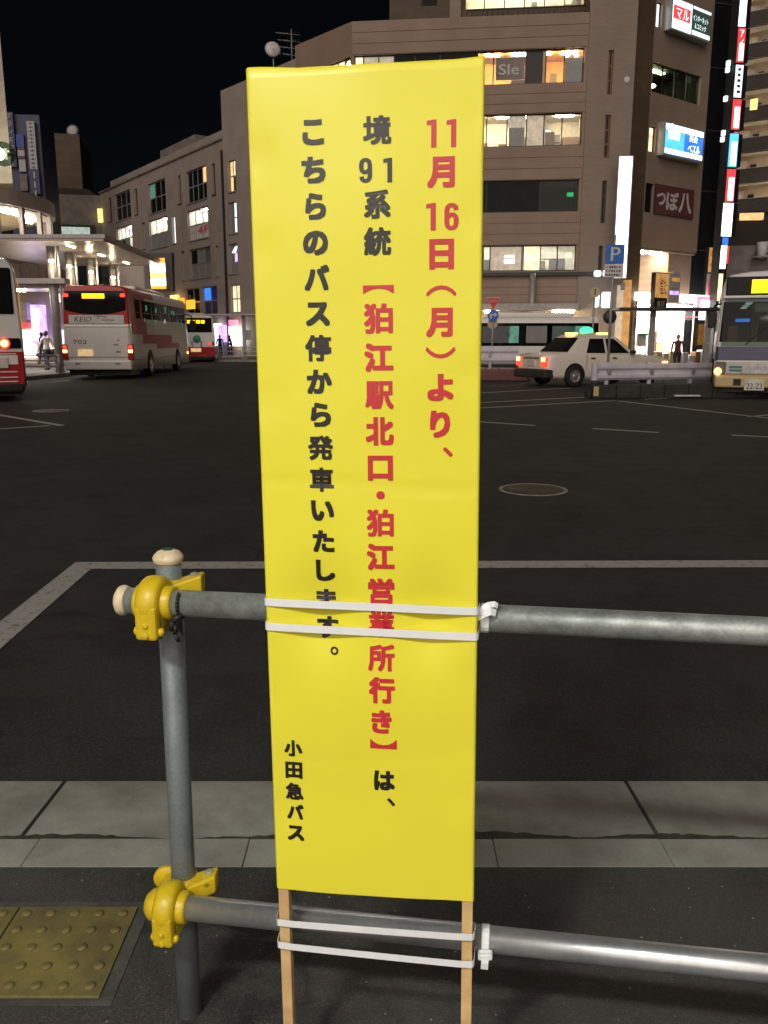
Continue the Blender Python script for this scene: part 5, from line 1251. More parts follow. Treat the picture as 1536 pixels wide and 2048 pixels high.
# ================================================================ buses
def loft_body(W, Lb, zlev, roof, color, ends=.10):
    """zlev: rising side levels; roof: roof height; color(z, y, end) -> slot"""
    zb = zlev[0]; half = []
    for z in zlev: half.append((W / 2 - (0 if z < 1.3 else (z - 1.3) * .035), z))
    xt, zt = half[-1]; rc = roof - zt
    for k in range(1, 7):
        a = R(90 * k / 6); half.append((xt - .24 + .24 * math.cos(a), zt + rc * .85 * math.sin(a)))
    half.append((xt * .45, zt + rc * .97)); half.append((0, roof))
    sec = half + [(-x, z) for x, z in half[-2::-1]]
    n = len(sec); mb = MB(); ys = [(0, .90), (ends * .25, .955), (ends, 1.0)] + [(ends + (Lb - 2 * ends) * k / 14, 1) for k in range(1, 14)] + [(Lb - ends, 1.0), (Lb - ends * .25, .955), (Lb, .90)]
    zm = (zb + roof) / 2
    for y, s in ys:
        sx = 1 - (1 - s) * .55
        for x, z in sec: mb.v.append((x * sx, y, zm + (z - zm) * (1 - (1 - s) * .30)))
    for j in range(len(ys) - 1):
        for i in range(n - 1):
            z = (sec[i][1] + sec[i + 1][1]) / 2
            mb.f.append([j * n + i, j * n + i + 1, (j + 1) * n + i + 1, (j + 1) * n + i]); mb.mi.append(color(z, (ys[j][0] + ys[j + 1][0]) / 2, 0 if 1 < j < len(ys) - 3 else (-1 if j < 3 else 1)) or 0); mb.sm.append(True)
    for j, e in ((0, -1), (len(ys) - 1, 1)):
        for i in range(n // 2):
            a, b = j * n + i, j * n + i + 1; c, d = j * n + n - 2 - i, j * n + n - 1 - i
            f = [a, b, c, d] if b != c else [a, b, d]
            cc_ = color((sec[i][1] + sec[i + 1][1]) / 2, ys[j][0], e)
            if cc_ is None: continue
            mb.f.append(f); mb.mi.append(cc_); mb.sm.append(False)
    for j in range(len(ys) - 1):
        mb.f.append([j * n, (j + 1) * n, (j + 1) * n + n - 1, j * n + n - 1]); mb.mi.append(0); mb.sm.append(False)
    return mb
_TY = MB().lathe([(.30, -.13), (.44, -.135), (.49, -.11), (.50, 0), (.49, .11), (.44, .135), (.30, .13)], Matrix.Rotation(R(90), 4, 'Y'), 28, caps=False).mesh('tyre', 'tyre')
_RM = MB().lathe([(.30, -.12), (.30, .12), (.27, .128), (.25, .105), (.12, .098), (.10, .125), (0, .128)], Matrix.Rotation(R(90), 4, 'Y'), 24).mesh('rim', 'rim')
_RM2 = MB().lathe([(.30, -.12), (.30, .12), (.27, .128), (.25, .105), (.12, .098), (.10, .125), (0, .128)], Matrix.Rotation(R(-90), 4, 'Y'), 24).mesh('rim', 'rim')
def wheel(parent, x, y, s=1.0):
    w = link('wheel', _TY, parent, (x, y, .5 * s)); w.scale = (s,) * 3
    link('rim', _RM if x > 0 else _RM2, w)
    return w
def arch(parent, x, y, r=.60, z=.5):
    pts = [(r * math.cos(R(a)), r * math.sin(R(a))) for a in range(-15, 196, 15)]
    T = Matrix.Translation((x, y, z)) @ Matrix(((0, 0, 1, 0), (1, 0, 0, 0), (0, 1, 0, 0), (0, 0, 0, 1)))
    return MB().prism(pts, -.004, .004, T=T).build('wheel_arch', 'black', parent)
def face_text(parent, t, r, y, m, sgn=1, shear=0):
    """lettering on an end face that looks along -Y"""
    mb = MB(); letter(mb, t, r, lambda a, b, l: (a, y - l - .004, b), 0, shear=shear); return mb.build('lettering', m, parent)

# --- red and white coach, seen from behind
pc = at(199, 740, 31.2)
co = thing('coach', 'white and dark red highway coach seen from behind under the canopy', 'bus', (pc.x, 31.2, RZ), R(3.0), 'buses in the square')
W, Lb, H = 2.5, 11.8, 3.42
def ccol(z, y, e):
    if e == -1: return 1 if z > 2.02 else 0
    if z > 3.05: return 1 if y < 4.2 else 0
    if z > 1.65 and y < 2.6: return 1
    if 1.30 < z <= 1.65 and 1.4 < y < 7.5: return 1
    if 1.08 < z <= 1.30 and 4.5 < y < 9.2: return 1
    return 0
bz = [.34, .72, 1.08, 1.30, 1.65, 2.02, 2.15, 2.5, 2.8, 3.05]
loft_body(W, Lb, bz, H, ccol, .16).build('body', ['bus_white', 'bus_red'], co)
y = -.02
mb = MB(); pts = []
for k in range(13):
    f = -1 + 2 * k / 12; pts.append((f * 1.10, 2.36 + .16 * f * f))
pts += [(1.12, 3.08), (1.02, 3.20), (-1.02, 3.20), (-1.12, 3.08)]
mb.prism([(x, -z) for x, z in pts], -.02, .03, T=Matrix.Rotation(R(-90), 4, 'X')); mb.build('rear_window', 'bus_dark', co)
MB().bbox(-.44, -.045, 2.93, .36, -.02, 3.10, .01).build('destination_display', 'amber_led', co)
for s in (-1, 1): MB().bbox(s * 1.02 - .09, -.06, 2.98, s * 1.02 + .09, -.01, 3.10, .03).build('upper_lamp', 'tail', co)
pn = MB().bbox(-.98, -.03, 2.03, 1.02, .02, 2.34, .01).build('name_panel', 'sign_white', co)
face_text(pn, 'KEIO', (-.78, 2.10, -.18, 2.28), -.03, 'ink', shear=.25); face_text(pn, 'Highway', (-.05, 2.24, .38, 2.34), -.03, 'ink', shear=.2); face_text(pn, 'Express', (.22, 2.11, .66, 2.21), -.03, 'ink', shear=.2)
dr = MB().bbox(-1.16, -.035, .80, 1.16, .05, 1.98, .05).build('engine_door', 'bus_white', co)
MB().bbox(-1.18, -.05, 1.88, 1.18, .05, 1.99, .04).build('door_lip', 'bus_white', co)
face_text(dr, '702', (-.88, 1.30, -.38, 1.45), -.035, 'ink')
for q in ((.93, 1.40, 1.00, 1.46), (.78, 1.25, .96, 1.30), (.86, .98, 1.02, 1.05)): MB().box(q[0] - .2, -.042, q[1], q[2] - .2, -.037, q[3]).build('emblem', 'grey_metal', dr)
MB().bbox(-.72, -.07, .86, -.18, -.03, 1.10, .01).build('number_plate', 'plate_lit', co)
for s in (-1, 1):
    tl = MB().bbox(s * 1.19 - .11, -.06, .72, s * 1.19 + .11, .10, 1.30, .04).build('tail_lamp', 'bus_red', co)
    MB().bbox(s * 1.19 - .08, -.08, .98, s * 1.19 + .08, -.04, 1.10, .03).build('brake_light', 'tail_hot', tl); MB().bbox(s * 1.19 - .07, -.08, 1.14, s * 1.19 + .07, -.04, 1.24, .03).build('indicator', 'tail', tl)
bp = MB().bbox(-1.20, -.07, .36, 1.20, .2, .70, .05).build('bumper', 'bus_white', co)
for x in (-.85, .62): MB().bbox(x, -.085, .55, x + .18, -.06, .63, .01).build('fog_lamp', 'grey_metal', bp)
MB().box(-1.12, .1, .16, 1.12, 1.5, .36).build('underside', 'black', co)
for k, (y0, y1) in enumerate(((1.0, 1.7), (2.1, 3.7), (3.85, 5.5), (5.65, 7.3), (7.45, 9.1), (9.25, 11.2))):
    for s in (-1, 1):
        sx = s * (W / 2 - .045); g_ = MB().box(sx - .012, y0, 2.0, sx + .012, y1, 2.95).build('side_window', 'bus_dark', co)
        MB().box(sx + s * .013, y0 + .15, 2.45, sx + s * .017, y1 - .2, 2.50).build('window_bar', 'dark_metal', g_)
        if s > 0 and k:
            for q in range(3):
                ya = y0 + random.uniform(.1, 1.2); za = random.choice((2.08, 2.15, 2.55, 2.6)); MB().box(sx + s * .013, ya, za, sx + s * .018 + .001 * q, ya + random.uniform(.08, .3), za + random.uniform(.1, .3)).build('interior_glow_patch', random.choice(['lit_teal', 'lit_teal', 'lit_grey']), g_)  # glowing patches on the glass stand in for the lit interior
for s in (-1, 1):
    for yy in (2.9, 8.7): arch(co, s * (W / 2 - .001), yy, .58); wheel(co, s * (W / 2 - .09), yy)
MB().bbox(-.75, 3.2, H - .06, .75, 9.0, H + .16, .10).build('roof_unit', 'bus_white', co)
mb = MB(); mb.tube([(1.2, 11.5, 2.7), (1.45, 11.75, 2.6), (1.48, 11.8, 2.35)], .03, 6); mb.bbox(1.34, 11.70, 1.9, 1.62, 11.82, 2.4, .04); mb.build('mirror', 'black', co)
MB().bbox(1.19, 11.2, .75, 1.26, 11.5, .87, .02).build('side_indicator', 'indicator', co)
MB().box(W / 2 - .002, .3, .71, W / 2 + .004, 11.3, .725).build('trim_line', 'dark_metal', co)

def city_bus(root, mats, rear, H=3.02, Lb=10.5, led=True):
    """a plain city bus; its detailed end looks along -Y"""
    W = 2.45
    def cc(z, y, e): return 1 if z < .95 else (2 if rear and z < 1.0 else 0)
    loft_body(W, Lb, [.34, .62, .95, 1.0, 1.25, 1.7, 2.1, 2.6], H, cc, .12).build('body', mats, root)
    MB().box(-1.05, .1, .16, 1.05, Lb - .1, .36).build('underside', 'black', root)
    for s in (-1, 1):
        for k in range(5):
            sx = s * (W / 2 - .03); MB().box(sx - .012, .6 + k * 1.9, 1.5, sx + .012, 2.35 + k * 1.9, 2.45).build('side_window', 'bus_dark', root)
        for yy in (2.4, 7.6): arch(root, s * (W / 2 + .001), yy, .56); wheel(root, s * (W / 2 - .09), yy, .96)
    MB().bbox(-.7, 3, H - .04, .7, 6.5, H + .2, .08).build('roof_unit', mats[0], root)

# --- city bus ahead of the coach
pf = at(429, 700, 55) - Vector((1.225 * math.cos(R(15)), 0, 0))
fb = thing('city_bus', 'small looking white and red bus with amber display ahead of the coach', 'bus', (pf.x, 55, RZ), R(15), 'buses in the square')
city_bus(fb, ['bus_white', 'bus_red', 'bus_white'], True)
MB().bbox(-1.05, -.03, 1.9, 1.05, .03, 2.82, .1).build('rear_window', 'bus_dark', fb)
ld_ = MB().bbox(-.65, -.05, 2.42, .62, -.03, 2.72, .01).build('display', 'black', fb)
for k in range(4): MB().bbox(-.5 + k * .29, -.065, 2.47, -.28 + k * .29, -.05, 2.67, .02).build('display_character', 'amber_led', ld_)
MB().box(-.5, -.05, 1.95, .8, -.032, 2.2).build('window_reflection_sticker', 'lit_cool', fb) if False else None
MB().lathe([(0, .02), (.24, .015), (.25, 0)], Matrix.Translation((.05, -.03, 1.48)) @ Matrix.Rotation(R(90), 4, 'X'), 18).build('emblem', 'green_mark', fb)
for x in (-.28, .30): MB().box(x, -.06, .95, x + .05, -.02, 1.35).build('step_rail', 'dark_metal', fb)
MB().bbox(-.35, -.05, .66, .30, -.02, .9, .01).build('number_plate', 'plate_lit', fb)
for s in (-1, 1):
    MB().bbox(s * 1.0 - .14, -.05, 1.08, s * 1.0 + .14, .0, 1.30, .03).build('tail_lamp', 'dark_metal', fb); MB().bbox(s * .93 - .08, -.07, 1.11, s * .93 + .08, -.03, 1.27, .03).build('brake_light', 'tail', fb)

# --- bus cut by the left edge
px_ = at(50, 700, 20.3).x
lb = thing('city_bus', 'white and dark red striped bus cut off by the left edge of the picture', 'bus', (px_ - 1.23 * math.cos(R(30)), 20.3 - 1.23 * math.sin(R(30)), RZ), R(30), 'buses in the square')
def lcol(z, y, e): return 1 if z < 1.16 else 0
loft_body(2.46, 11, [.36, .60, .66, .74, .80, .92, .98, 1.16, 1.9, 2.35, 2.9], 3.42, lcol, .18).build('body', ['bus_white', 'bus_red'], lb)
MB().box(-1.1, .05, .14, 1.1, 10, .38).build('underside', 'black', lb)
MB().bbox(-1.15, -.06, .22, 1.16, .25, .42, .05).build('bumper', 'black', lb)
MB().bbox(-1.06, -.04, 2.05, 1.06, .06, 3.12, .16).build('rear_window', 'bus_dark', lb)
MB().box(.60, -.05, 2.30, .74, -.042, 2.56).build('sticker', 'lit_cream', lb)
for s in (-1, 1):
    tl = MB().bbox(s * .90 - .25, -.05, 1.26, s * .90 + .25, .03, 1.50, .04).build('tail_lamp', 'bus_dark', lb)
    MB().lathe([(.09, .04), (.085, .055), (0, .065)], Matrix.Translation((s * .78, -.02, 1.38)) @ Matrix.Rotation(R(90), 4, 'X'), 18).build('brake_light', 'tail_hot', tl)
    MB().lathe([(.13, .03), (.12, .045), (.09, .048)], Matrix.Translation((s * .78, -.02, 1.38)) @ Matrix.Rotation(R(90), 4, 'X'), 18).build('lamp_ring', 'tail', tl)
for z in (1.12, .70, .57, .47): MB().box(-1.0, -.022, z, 1.02, .02, z + .025).build('stripe', 'bus_white', lb)
MB().bbox(-1.05, -.018, .88, 1.06, .02, 1.10, .01).build('white_band', 'bus_white', lb)
MB().bbox(.30, -.04, .80, .83, -.02, 1.04, .01).build('number_plate', 'plate', lb)
MB().box(1.222, .2, .5, 1.232, .34, 2.9).build('edge_reflection', 'tan_sign', lb)  # orange reflection along the edge, put in as a glowing strip
for s in (-1, 1):
    for yy in (2.8, 8.0): arch(lb, s * 1.231, yy); wheel(lb, s * 1.14, yy)

# --- bus facing us at the right edge
pr_ = at(1432, 700, 21.3)
rb = thing('city_bus', 'white and blue bus with amber display and cream bumper facing us at the right edge', 'bus', (pr_.x + 1.22 * math.cos(R(-21)), 21.3 + 1.22 * math.sin(R(-21)), RZ), R(-21), 'buses in the square')
def rcol(z, y, e): return None if e == -1 and 1.4 < z < 2.4 else 1 if .93 < z < 1.28 else (2 if z < .58 else 0)
loft_body(2.46, 10.5, [.34, .58, .93, 1.28, 1.4, 1.9, 2.4, 2.62], 3.12, rcol, .10).build('body', ['bus_white', 'bus_blue', 'bus_cream'], rb)
MB().box(-1.05, .1, .16, 1.05, 10, .36).build('underside', 'black', rb)
# windscreen as glass over a dark cab with seats and a driver's bay
MB().quad((-1.12, -.03, 1.30), (1.12, -.03, 1.30), (1.10, -.01, 2.50), (-1.10, -.01, 2.50)).build('windscreen', 'glass_green', rb)
cabm = MB(); cabm.quad((-1.12, 7, .9), (1.12, 7, .9), (1.12, 7, 2.44), (-1.12, 7, 2.44)); cabm.quad((-1.12, .05, 2.44), (1.12, .05, 2.44), (1.12, 7, 2.44), (-1.12, 7, 2.44)); cabm.quad((-1.12, .05, 1.0), (1.12, .05, 1.0), (1.12, 7, 1.0), (-1.12, 7, 1.0))
for s in (-1, 1): cabm.quad((s * 1.12, .05, .9), (s * 1.12, 7, .9), (s * 1.12, 7, 2.44), (s * 1.12, .05, 2.44))
cabm.build('cab_lining', 'furn2', rb)
MB().bbox(-1.08, .08, 1.02, 1.08, .5, 1.34, .05).build('dashboard', 'black', rb)
for x, y_, w_, h_, m_ in ((.35, 1.1, .5, 2.05, 'black'), (-.85, 2.2, .45, 1.85, 'furn'), (-.85, 3.2, .45, 1.85, 'cloth_navy'), (.4, 2.6, .45, 1.85, 'furn'), (.4, 3.7, .45, 1.85, 'cloth_navy'), (-.3, 1.6, .08, 2.3, 'bus_cream')): MB().bbox(x, y_, 1.0, x + w_, y_ + .12, h_, .04).build('seat', m_, rb)
for x, y_ in ((-.35, 1.3), (-.30, 2.4), (.28, 2.2), (-.30, 3.6), (.9, .9)): MB().cyl((x, y_, 1.0), (x, y_, 2.43), .02, n=8).build('hand_pole', 'bus_cream', rb)
for y_ in (1.6, 3.4, 5.2): MB().box(-.55, y_, 2.40, -.40, y_ + .9, 2.43).build('cabin_lamp', 'lit_grey', rb); MB().box(.40, y_, 2.40, .55, y_ + .9, 2.43).build('cabin_lamp', 'lit_cream', rb)
MB().bbox(-.42, .06, 2.12, -.02, .12, 2.36, .03).build('inner_mirror', 'frost', rb); MB().bbox(-.98, .10, 1.40, -.74, .22, 1.80, .03).build('fare_box', 'furn', rb); MB().bbox(.05, .15, 2.18, .42, .2, 2.40, .02).build('route_card', 'frost', rb)
hdp = MB().bbox(-1.10, -.06, 2.52, 1.10, .0, 2.98, .12).build('display_housing', 'bus_dark', rb)
mb = MB(); mb.box(-.52, -.08, 2.58, -.02, -.062, 2.90); mb.box(-.02, -.079, 2.70, .95, -.062, 2.92); mb.box(.18, -.078, 2.58, .95, -.062, 2.66); mb.build('destination_display', 'amber_led', hdp)
MB().bbox(-1.16, -.10, 2.46, 1.16, .02, 2.53, .02).build('ledge', 'bus_white', rb)
MB().box(-.82, .3, 1.90, -.48, .33, 1.98).build('info_screen', 'lit_blue', rb)
mb = MB()
for k in range(16): a_ = R(k * 22.5); b_ = R(k * 22.5 + 22.5); mb.cyl((.60 + .24 * math.cos(a_), .45, 1.46 + .18 * math.sin(a_)), (.60 + .24 * math.cos(b_), .45, 1.46 + .18 * math.sin(b_)), .014, n=6)
mb.build('steering_wheel', 'dark_metal', rb)
mb = MB(); mb.tube([(-.55, -.07, 1.34), (-.15, -.075, 1.75)], .012, 5); mb.tube([(.05, -.07, 1.34), (.5, -.075, 1.7)], .012, 5); mb.build('wiper', 'black', rb)
wp_ = MB().bbox(-.95, -.06, .62, 1.0, .0, .92, .03).build('front_panel', 'sign_white', rb)
face_text(wp_, 'ノンステップバス', (-.50, .72, .12, .82), -.06, 'ink')
MB().box(-.88, -.068, .68, -.58, -.062, .74).build('green_badge', 'green_mark', wp_); MB().box(-.88, -.068, .76, -.58, -.062, .82).build('green_badge', 'green_mark', wp_)
for s in (-1, 1):
    hl = MB().bbox(s * 1.08 - .12, -.04, .60, s * 1.08 + .12, .05, .92, .03).build('headlamp', 'furn2', rb)
    if s < 0: MB().lathe([(.09, .02), (.08, .06), (0, .08)], Matrix.Translation((-1.14, -.03, .68)) @ Matrix.Rotation(R(90), 4, 'X'), 16).build('indicator', 'indicator', hl)
bm_ = MB().bbox(-1.20, -.09, .28, 1.20, .1, .58, .05).build('bumper', 'bus_cream', rb)
MB().box(-.76, -.10, .34, -.58, -.088, .50).build('tow_opening', 'black', bm_)
np_ = MB().bbox(-.50, -.12, .22, -.04, -.095, .50, .01).build('number_plate', 'plate', rb); face_text(np_, '22-23', (-.45, .26, -.09, .40), -.12, 'ink')
for s in (-1, 1):
    for yy in (2.4, 7.6): arch(rb, s * 1.231, yy); wheel(rb, s * 1.14, yy, .96)
    for k in range(4): MB().box(s * 1.205 - .012, 1.0 + k * 2.2, 1.5, s * 1.205 + .012, 2.9 + k * 2.2, 2.5).build('side_window', 'bus_dark', rb)
mb = MB(); mb.tube([(-1.15, .1, 2.35), (-1.32, -.15, 2.3), (-1.36, -.2, 2.1)], .025, 6); mb.bbox(-1.46, -.24, 1.75, -1.26, -.16, 2.15, .03); mb.build('mirror', 'black', rb)

# --- small bus standing across the square behind the taxi
sb_ = thing('minibus', 'low white minibus with dark windows standing crosswise behind the taxi', 'bus', (at(1000, 690, 41).x - 3.6, 41.2, RZ), 0, 'buses in the square')
Ls = at(1188, 680, 41).x - sb_.location.x
mb = MB()
loft = loft_body(2.1, Ls, [.3, .7, 1.05, 1.15, 1.5, 1.9, 2.22], 2.52, lambda z, y, e: 1 if 1.15 < z < 2.2 else 0, .12)
loft.v = [(yv, -xv, zv_) for xv, yv, zv_ in loft.v]; loft.build('body', ['bus_white', 'bus_dark'], sb_)
MB().bbox(3.0, -.7, 2.48, 7.0, .7, 2.72, .12).build('roof_unit', 'bus_white', sb_)
nw = 7
for k in range(nw):
    x0 = .5 + k * (Ls - .9) / nw
    w_ = MB().box(x0, -1.06, 1.22, x0 + (Ls - .9) / nw - .22, -1.028, 2.16).build('side_window', 'glass_green', sb_)
    MB().box(x0 + .05, -1.022, 1.25, x0 + (Ls - .9) / nw - .28, -1.01, 2.1).build('lit_cabin', ['lit_teal', 'furn2', 'sign_dark', 'frost'][k % 4], w_) if False else None
    MB().box(x0 + .06 + .2 * (k % 2), -1.066, 1.30, x0 + .75 + .3 * (k % 3), -1.061, 2.08).build('seat_view_patch', ['sign_dark', 'lit_teal', 'furn2', 'lit_teal', 'frost'][k % 5], w_)  # panels over the glass, some glowing, stand in for the lit cabin
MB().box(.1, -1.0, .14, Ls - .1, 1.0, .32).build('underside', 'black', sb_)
for yy in (1.8, Ls - 2.0):
    for s in (-1, 1):
        w_ = link('wheel', _TY, sb_, (yy, s * .9, .42)); w_.rotation_euler = (0, 0, R(90)); w_.scale = (.84,) * 3; link('rim', _RM, w_)

# ================================================================ the taxi
def taxi(label, loc_, rz, lit=True, paint='taxi', group=None):
    t = thing('taxi', label, 'taxi', loc_, rz, group)
    Lt, Wt = 4.7, 1.70                       # local: +X is forward, rear at x = 0
    st = [  # x, half width, bottom, shoulder height
        (0.0, .70, .36, .86), (.06, .80, .30, .93), (.30, .84, .26, .965), (.95, .85, .24, .97), (1.6, .85, .22, .96), (2.6, .85, .22, .94), (3.2, .85, .22, .93), (3.5, .845, .22, .92), (4.2, .83, .25, .86), (4.55, .80, .28, .79), (4.66, .74, .32, .72), (4.7, .66, .38, .66)]
    mb = MB(); ns = 13
    for x, w, b, h in st:
        ring = [(-w * .96, b), (-w, b + .1), (-w, b + (h - b) * .45), (-w * .995, b + (h - b) * .75), (-w * .965, h - .05), (-w * .92, h - .005), (0, h + .015)]
        ring = ring + [(-a, c_) for a, c_ in ring[-2::-1]]
        for yv, z in ring: mb.v.append((x, yv, z))
    for j in range(len(st) - 1):
        for i in range(ns - 1): mb.f.append([j * ns + i, j * ns + i + 1, (j + 1) * ns + i + 1, (j + 1) * ns + i]); mb.mi.append(0); mb.sm.append(True)
        mb.f.append([j * ns, (j + 1) * ns, (j + 1) * ns + ns - 1, j * ns + ns - 1]); mb.mi.append(0); mb.sm.append(False)
    mb.f.append(list(range(ns))); mb.mi.append(0); mb.sm.append(False); e = (len(st) - 1) * ns; mb.f.append([e + i for i in range(ns)]); mb.mi.append(0); mb.sm.append(False)
    mb.build('body', paint, t)
    # cabin
    base = [(.72, .78), (1.0, .80), (2.2, .81), (3.30, .77)]; top = [(1.30, .60), (1.5, .62), (2.2, .63), (2.62, .60)]
    zb_, zr = .93, 1.46; cb = MB()
    lo = [(x, -w, zb_) for x, w in base] + [(x, w, zb_) for x, w in base[::-1]]; hi = [(x, -w, zr - .03) for x, w in top] + [(x, w, zr - .03) for x, w in top[::-1]]; rf = [(x * .9 + .2, w * .82, zr + .03) for x, w, z in hi]
    cb.v = lo + hi + rf; k = 8
    for i in range(k): cb.f.append([i, (i + 1) % k, k + (i + 1) % k, k + i]); cb.mi.append(0); cb.sm.append(False); cb.f.append([k + i, k + (i + 1) % k, 2 * k + (i + 1) % k, 2 * k + i]); cb.mi.append(0); cb.sm.append(True)
    cb.f.append([2 * k + i for i in range(k)]); cb.mi.append(0); cb.sm.append(False)
    cbm = cb.mesh('cabin', paint); bm = bmesh.new(); bm.from_mesh(cbm); bmesh.ops.bevel(bm, geom=[e_ for e_ in bm.edges if len(e_.link_faces) == 2 and e_.calc_face_angle(0) > .35], offset=.035, segments=3, affect='EDGES', profile=.5)
    for f_ in bm.faces: f_.smooth = True
    bm.to_mesh(cbm); bm.free(); link('cabin', cbm, t)
    def side(x, f, s, off=.006):   # a point on the slanted cabin side at height fraction f
        bx = [b[0] for b in base]; 
        def interp(tab, xx):
            for (xa, wa), (xb, wb) in zip(tab[:-1], tab[1:]):
                if xa <= xx <= xb: return wa + (wb - wa) * (xx - xa) / (xb - xa)
            return tab[0][1] if xx < tab[0][0] else tab[-1][1]
        wb = interp(base, x); wt = interp(top, max(1.3, min(2.62, x)))
        return (x, s * (wb + (wt - wb) * f + off), zb_ + (zr - .03 - zb_) * f)
    for s in (-1, 1):
        for poly, nm in (([(1.42, .08), (2.12, .06), (2.12, .90), (1.62, .90)], 'rear_door_window'), ([(2.20, .06), (3.05, .06), (2.70, .66), (2.52, .90), (2.20, .90)], 'front_door_window')):
            q = [side(x, f, s) for x, f in poly]; q2 = [side(x, f, s, -.01) for x, f in poly]; n_ = len(q)
            MB().add(q + q2, [list(range(n_)), [n_ + i for i in range(n_)]] + [[i, (i + 1) % n_, n_ + (i + 1) % n_, n_ + i] for i in range(n_)]).build(nm, 'dark_glass', t)
        MB().box(1.40, s * .852 - .004, .50, 1.412, s * .852 + .004, .93).build('door_gap', 'dark_metal', t); MB().box(2.16, s * .852 - .004, .40, 2.172, s * .852 + .004, .93).build('door_gap', 'dark_metal', t)
        for x in (1.55, 2.35): MB().bbox(x, s * .86 - .012, .80, x + .16, s * .86 + .012, .84, .01).build('door_handle', 'dark_metal', t)
        MB().bbox(.05, s * .845 - .01, .42, 4.6, s * .845 + .01, .47, .006).build('side_moulding', 'dark_metal', t) if False else None
        for x in (.98, 3.78):
            T = Matrix.Translation((x, s * .852, .32)); pts = [(.37 * math.cos(R(a)), .37 * math.sin(R(a))) for a in range(-10, 191, 20)]
            MB().prism(pts, -.008, .008, T=T @ Matrix.Rotation(R(90), 4, 'X')).build('wheel_arch', 'black', t)
            w_ = link('wheel', _TY, t, (x, s * .80, .31)); w_.rotation_euler = (0, 0, R(90)); w_.scale = (.70, .62, .62); link('rim', _RM if s > 0 else _RM2, w_)
    def glass(nm, lo_, hi_, m='dark_glass'):
        (xa, wa, za), (xb, wb, zb2) = lo_, hi_; d = .012 if xb > xa else -.012
        q = [(xa - d, -wa, za + .01), (xa - d, wa, za + .01), (xb - d, wb, zb2 + .01), (xb - d, -wb, zb2 + .01)]; q2 = [(x + d, y_, z - .01) for x, y_, z in q]
        MB().add(q + q2, [(0, 1, 2, 3), (4, 5, 6, 7), (0, 1, 5, 4), (1, 2, 6, 5), (2, 3, 7, 6), (3, 0, 4, 7)]).build(nm, m, t)
    glass('rear_window', (.79, .70, 1.0), (1.25, .57, 1.40)); glass('windscreen', (3.20, .69, 1.0), (2.68, .56, 1.40))
    MB().bbox(-.10, -.83, .26, .25, .83, .52, .05).build('rear_bumper', 'dark_metal', t); MB().bbox(4.5, -.80, .28, 4.80, .80, .52, .05).build('front_bumper', 'dark_metal', t)
    for s in (-1, 1):
        tl = MB().bbox(-.03, s * .66 - .13, .58, .10, s * .66 + .15, .86, .03).build('tail_lamp', 'tail' if lit else 'bus_red', t)
        MB().bbox(-.05, s * .67 - .09, .73, -.02, s * .67 + .10, .85, .02).build('brake_light', 'tail_hot' if lit else 'tail', tl); MB().bbox(-.05, s * .67 - .09, .60, -.02, s * .67 + .10, .70, .02).build('lower_light', 'tail', tl)
        MB().bbox(4.60, s * .62 - .14, .60, 4.70, s * .62 + .14, .76, .02).build('headlamp', 'lamp_cream' if not lit else 'sign_white', t)
        MB().bbox(4.35, s * .825 - .02, .62, 4.55, s * .825 + .02, .70, .015).build('side_indicator', 'indicator' if lit else 'sign_white', t)
    MB().bbox(-.03, -.20, .60, .02, .20, .78, .01).build('number_plate', 'plate', t); MB().bbox(-.02, -.42, .80, .03, .42, .86, .01).build('trunk_trim', 'rim', t)
    lm = MB().bbox(1.86, -.34, 1.50, 2.12, .34, 1.56, .02).build('roof_rack', paint, t)
    MB().lathe([(.17, 0), (.19, .05), (.15, .13), (.07, .17), (0, .175)], Matrix.Translation((1.98, 0, 1.56)), 18, sy=1.3).build('roof_lamp', 'lit_green' if lit else 'lamp_cream', lm)
    if lit:
        for x in (1.42, 2.56): MB().bbox(x - .10, -.20, 1.50, x + .10, .20, 1.56, .02).build('amber_lamp', 'indicator', lm)
    MB().bbox(3.02, -1.0, .93, 3.14, -.82, 1.05, .03).build('wing_mirror', 'dark_metal', t)
    return t
pa = gnd(1112, 776, RZ)
taxi('ivory taxi with a green roof lamp braking behind the white guard rail', (pa.x - .62, pa.y + .95, RZ), R(24), group='taxis').scale = (1.05, 1.05, 1.08)
pk = gnd(72, 724, .09)
taxi('pale car seen head on beyond the pillar under the canopy', (pk.x + .3, pk.y + 5.2, .09), R(-92), False, 'sign_white', 'taxis')

# ================================================================ traffic island, guard rails, signs
isl = MB(); A = gnd(1184, 797, RZ); 
isl_o = tag(link('traffic_island', None, None, (A.x, A.y, RZ)), kind='structure')
M['island'] = stained_mat('dark_island_kerb', (.045, .042, .038), (.025, .024, .022), .85, 2)
dx = 0; k = 0
while dx < 9:
    w_ = .62; MB().bbox(dx + .006, .04 * dx, 0, dx + w_ - .006, .04 * dx + .22, .34, .03).build('kerb_block', 'island', isl_o); dx += w_
MB().prism([(0.02, .24), (9.3, .60), (9.3, 6), (.8, 1.6)], 0, .28).build('island_top', 'asphalt', isl_o)
MB().bbox(-.14, .02, 0, -.008, .24, .17, .02).build('kerb_end', 'black', isl_o); MB().bbox(.03, -.012, .06, .16, -.002, .30, .004).build('yellow_mark', 'bus_cream', isl_o); MB().bbox(2.1, -.006, .05, 2.75, .08, .09, .004).build('white_mark', 'sign_white', isl_o)
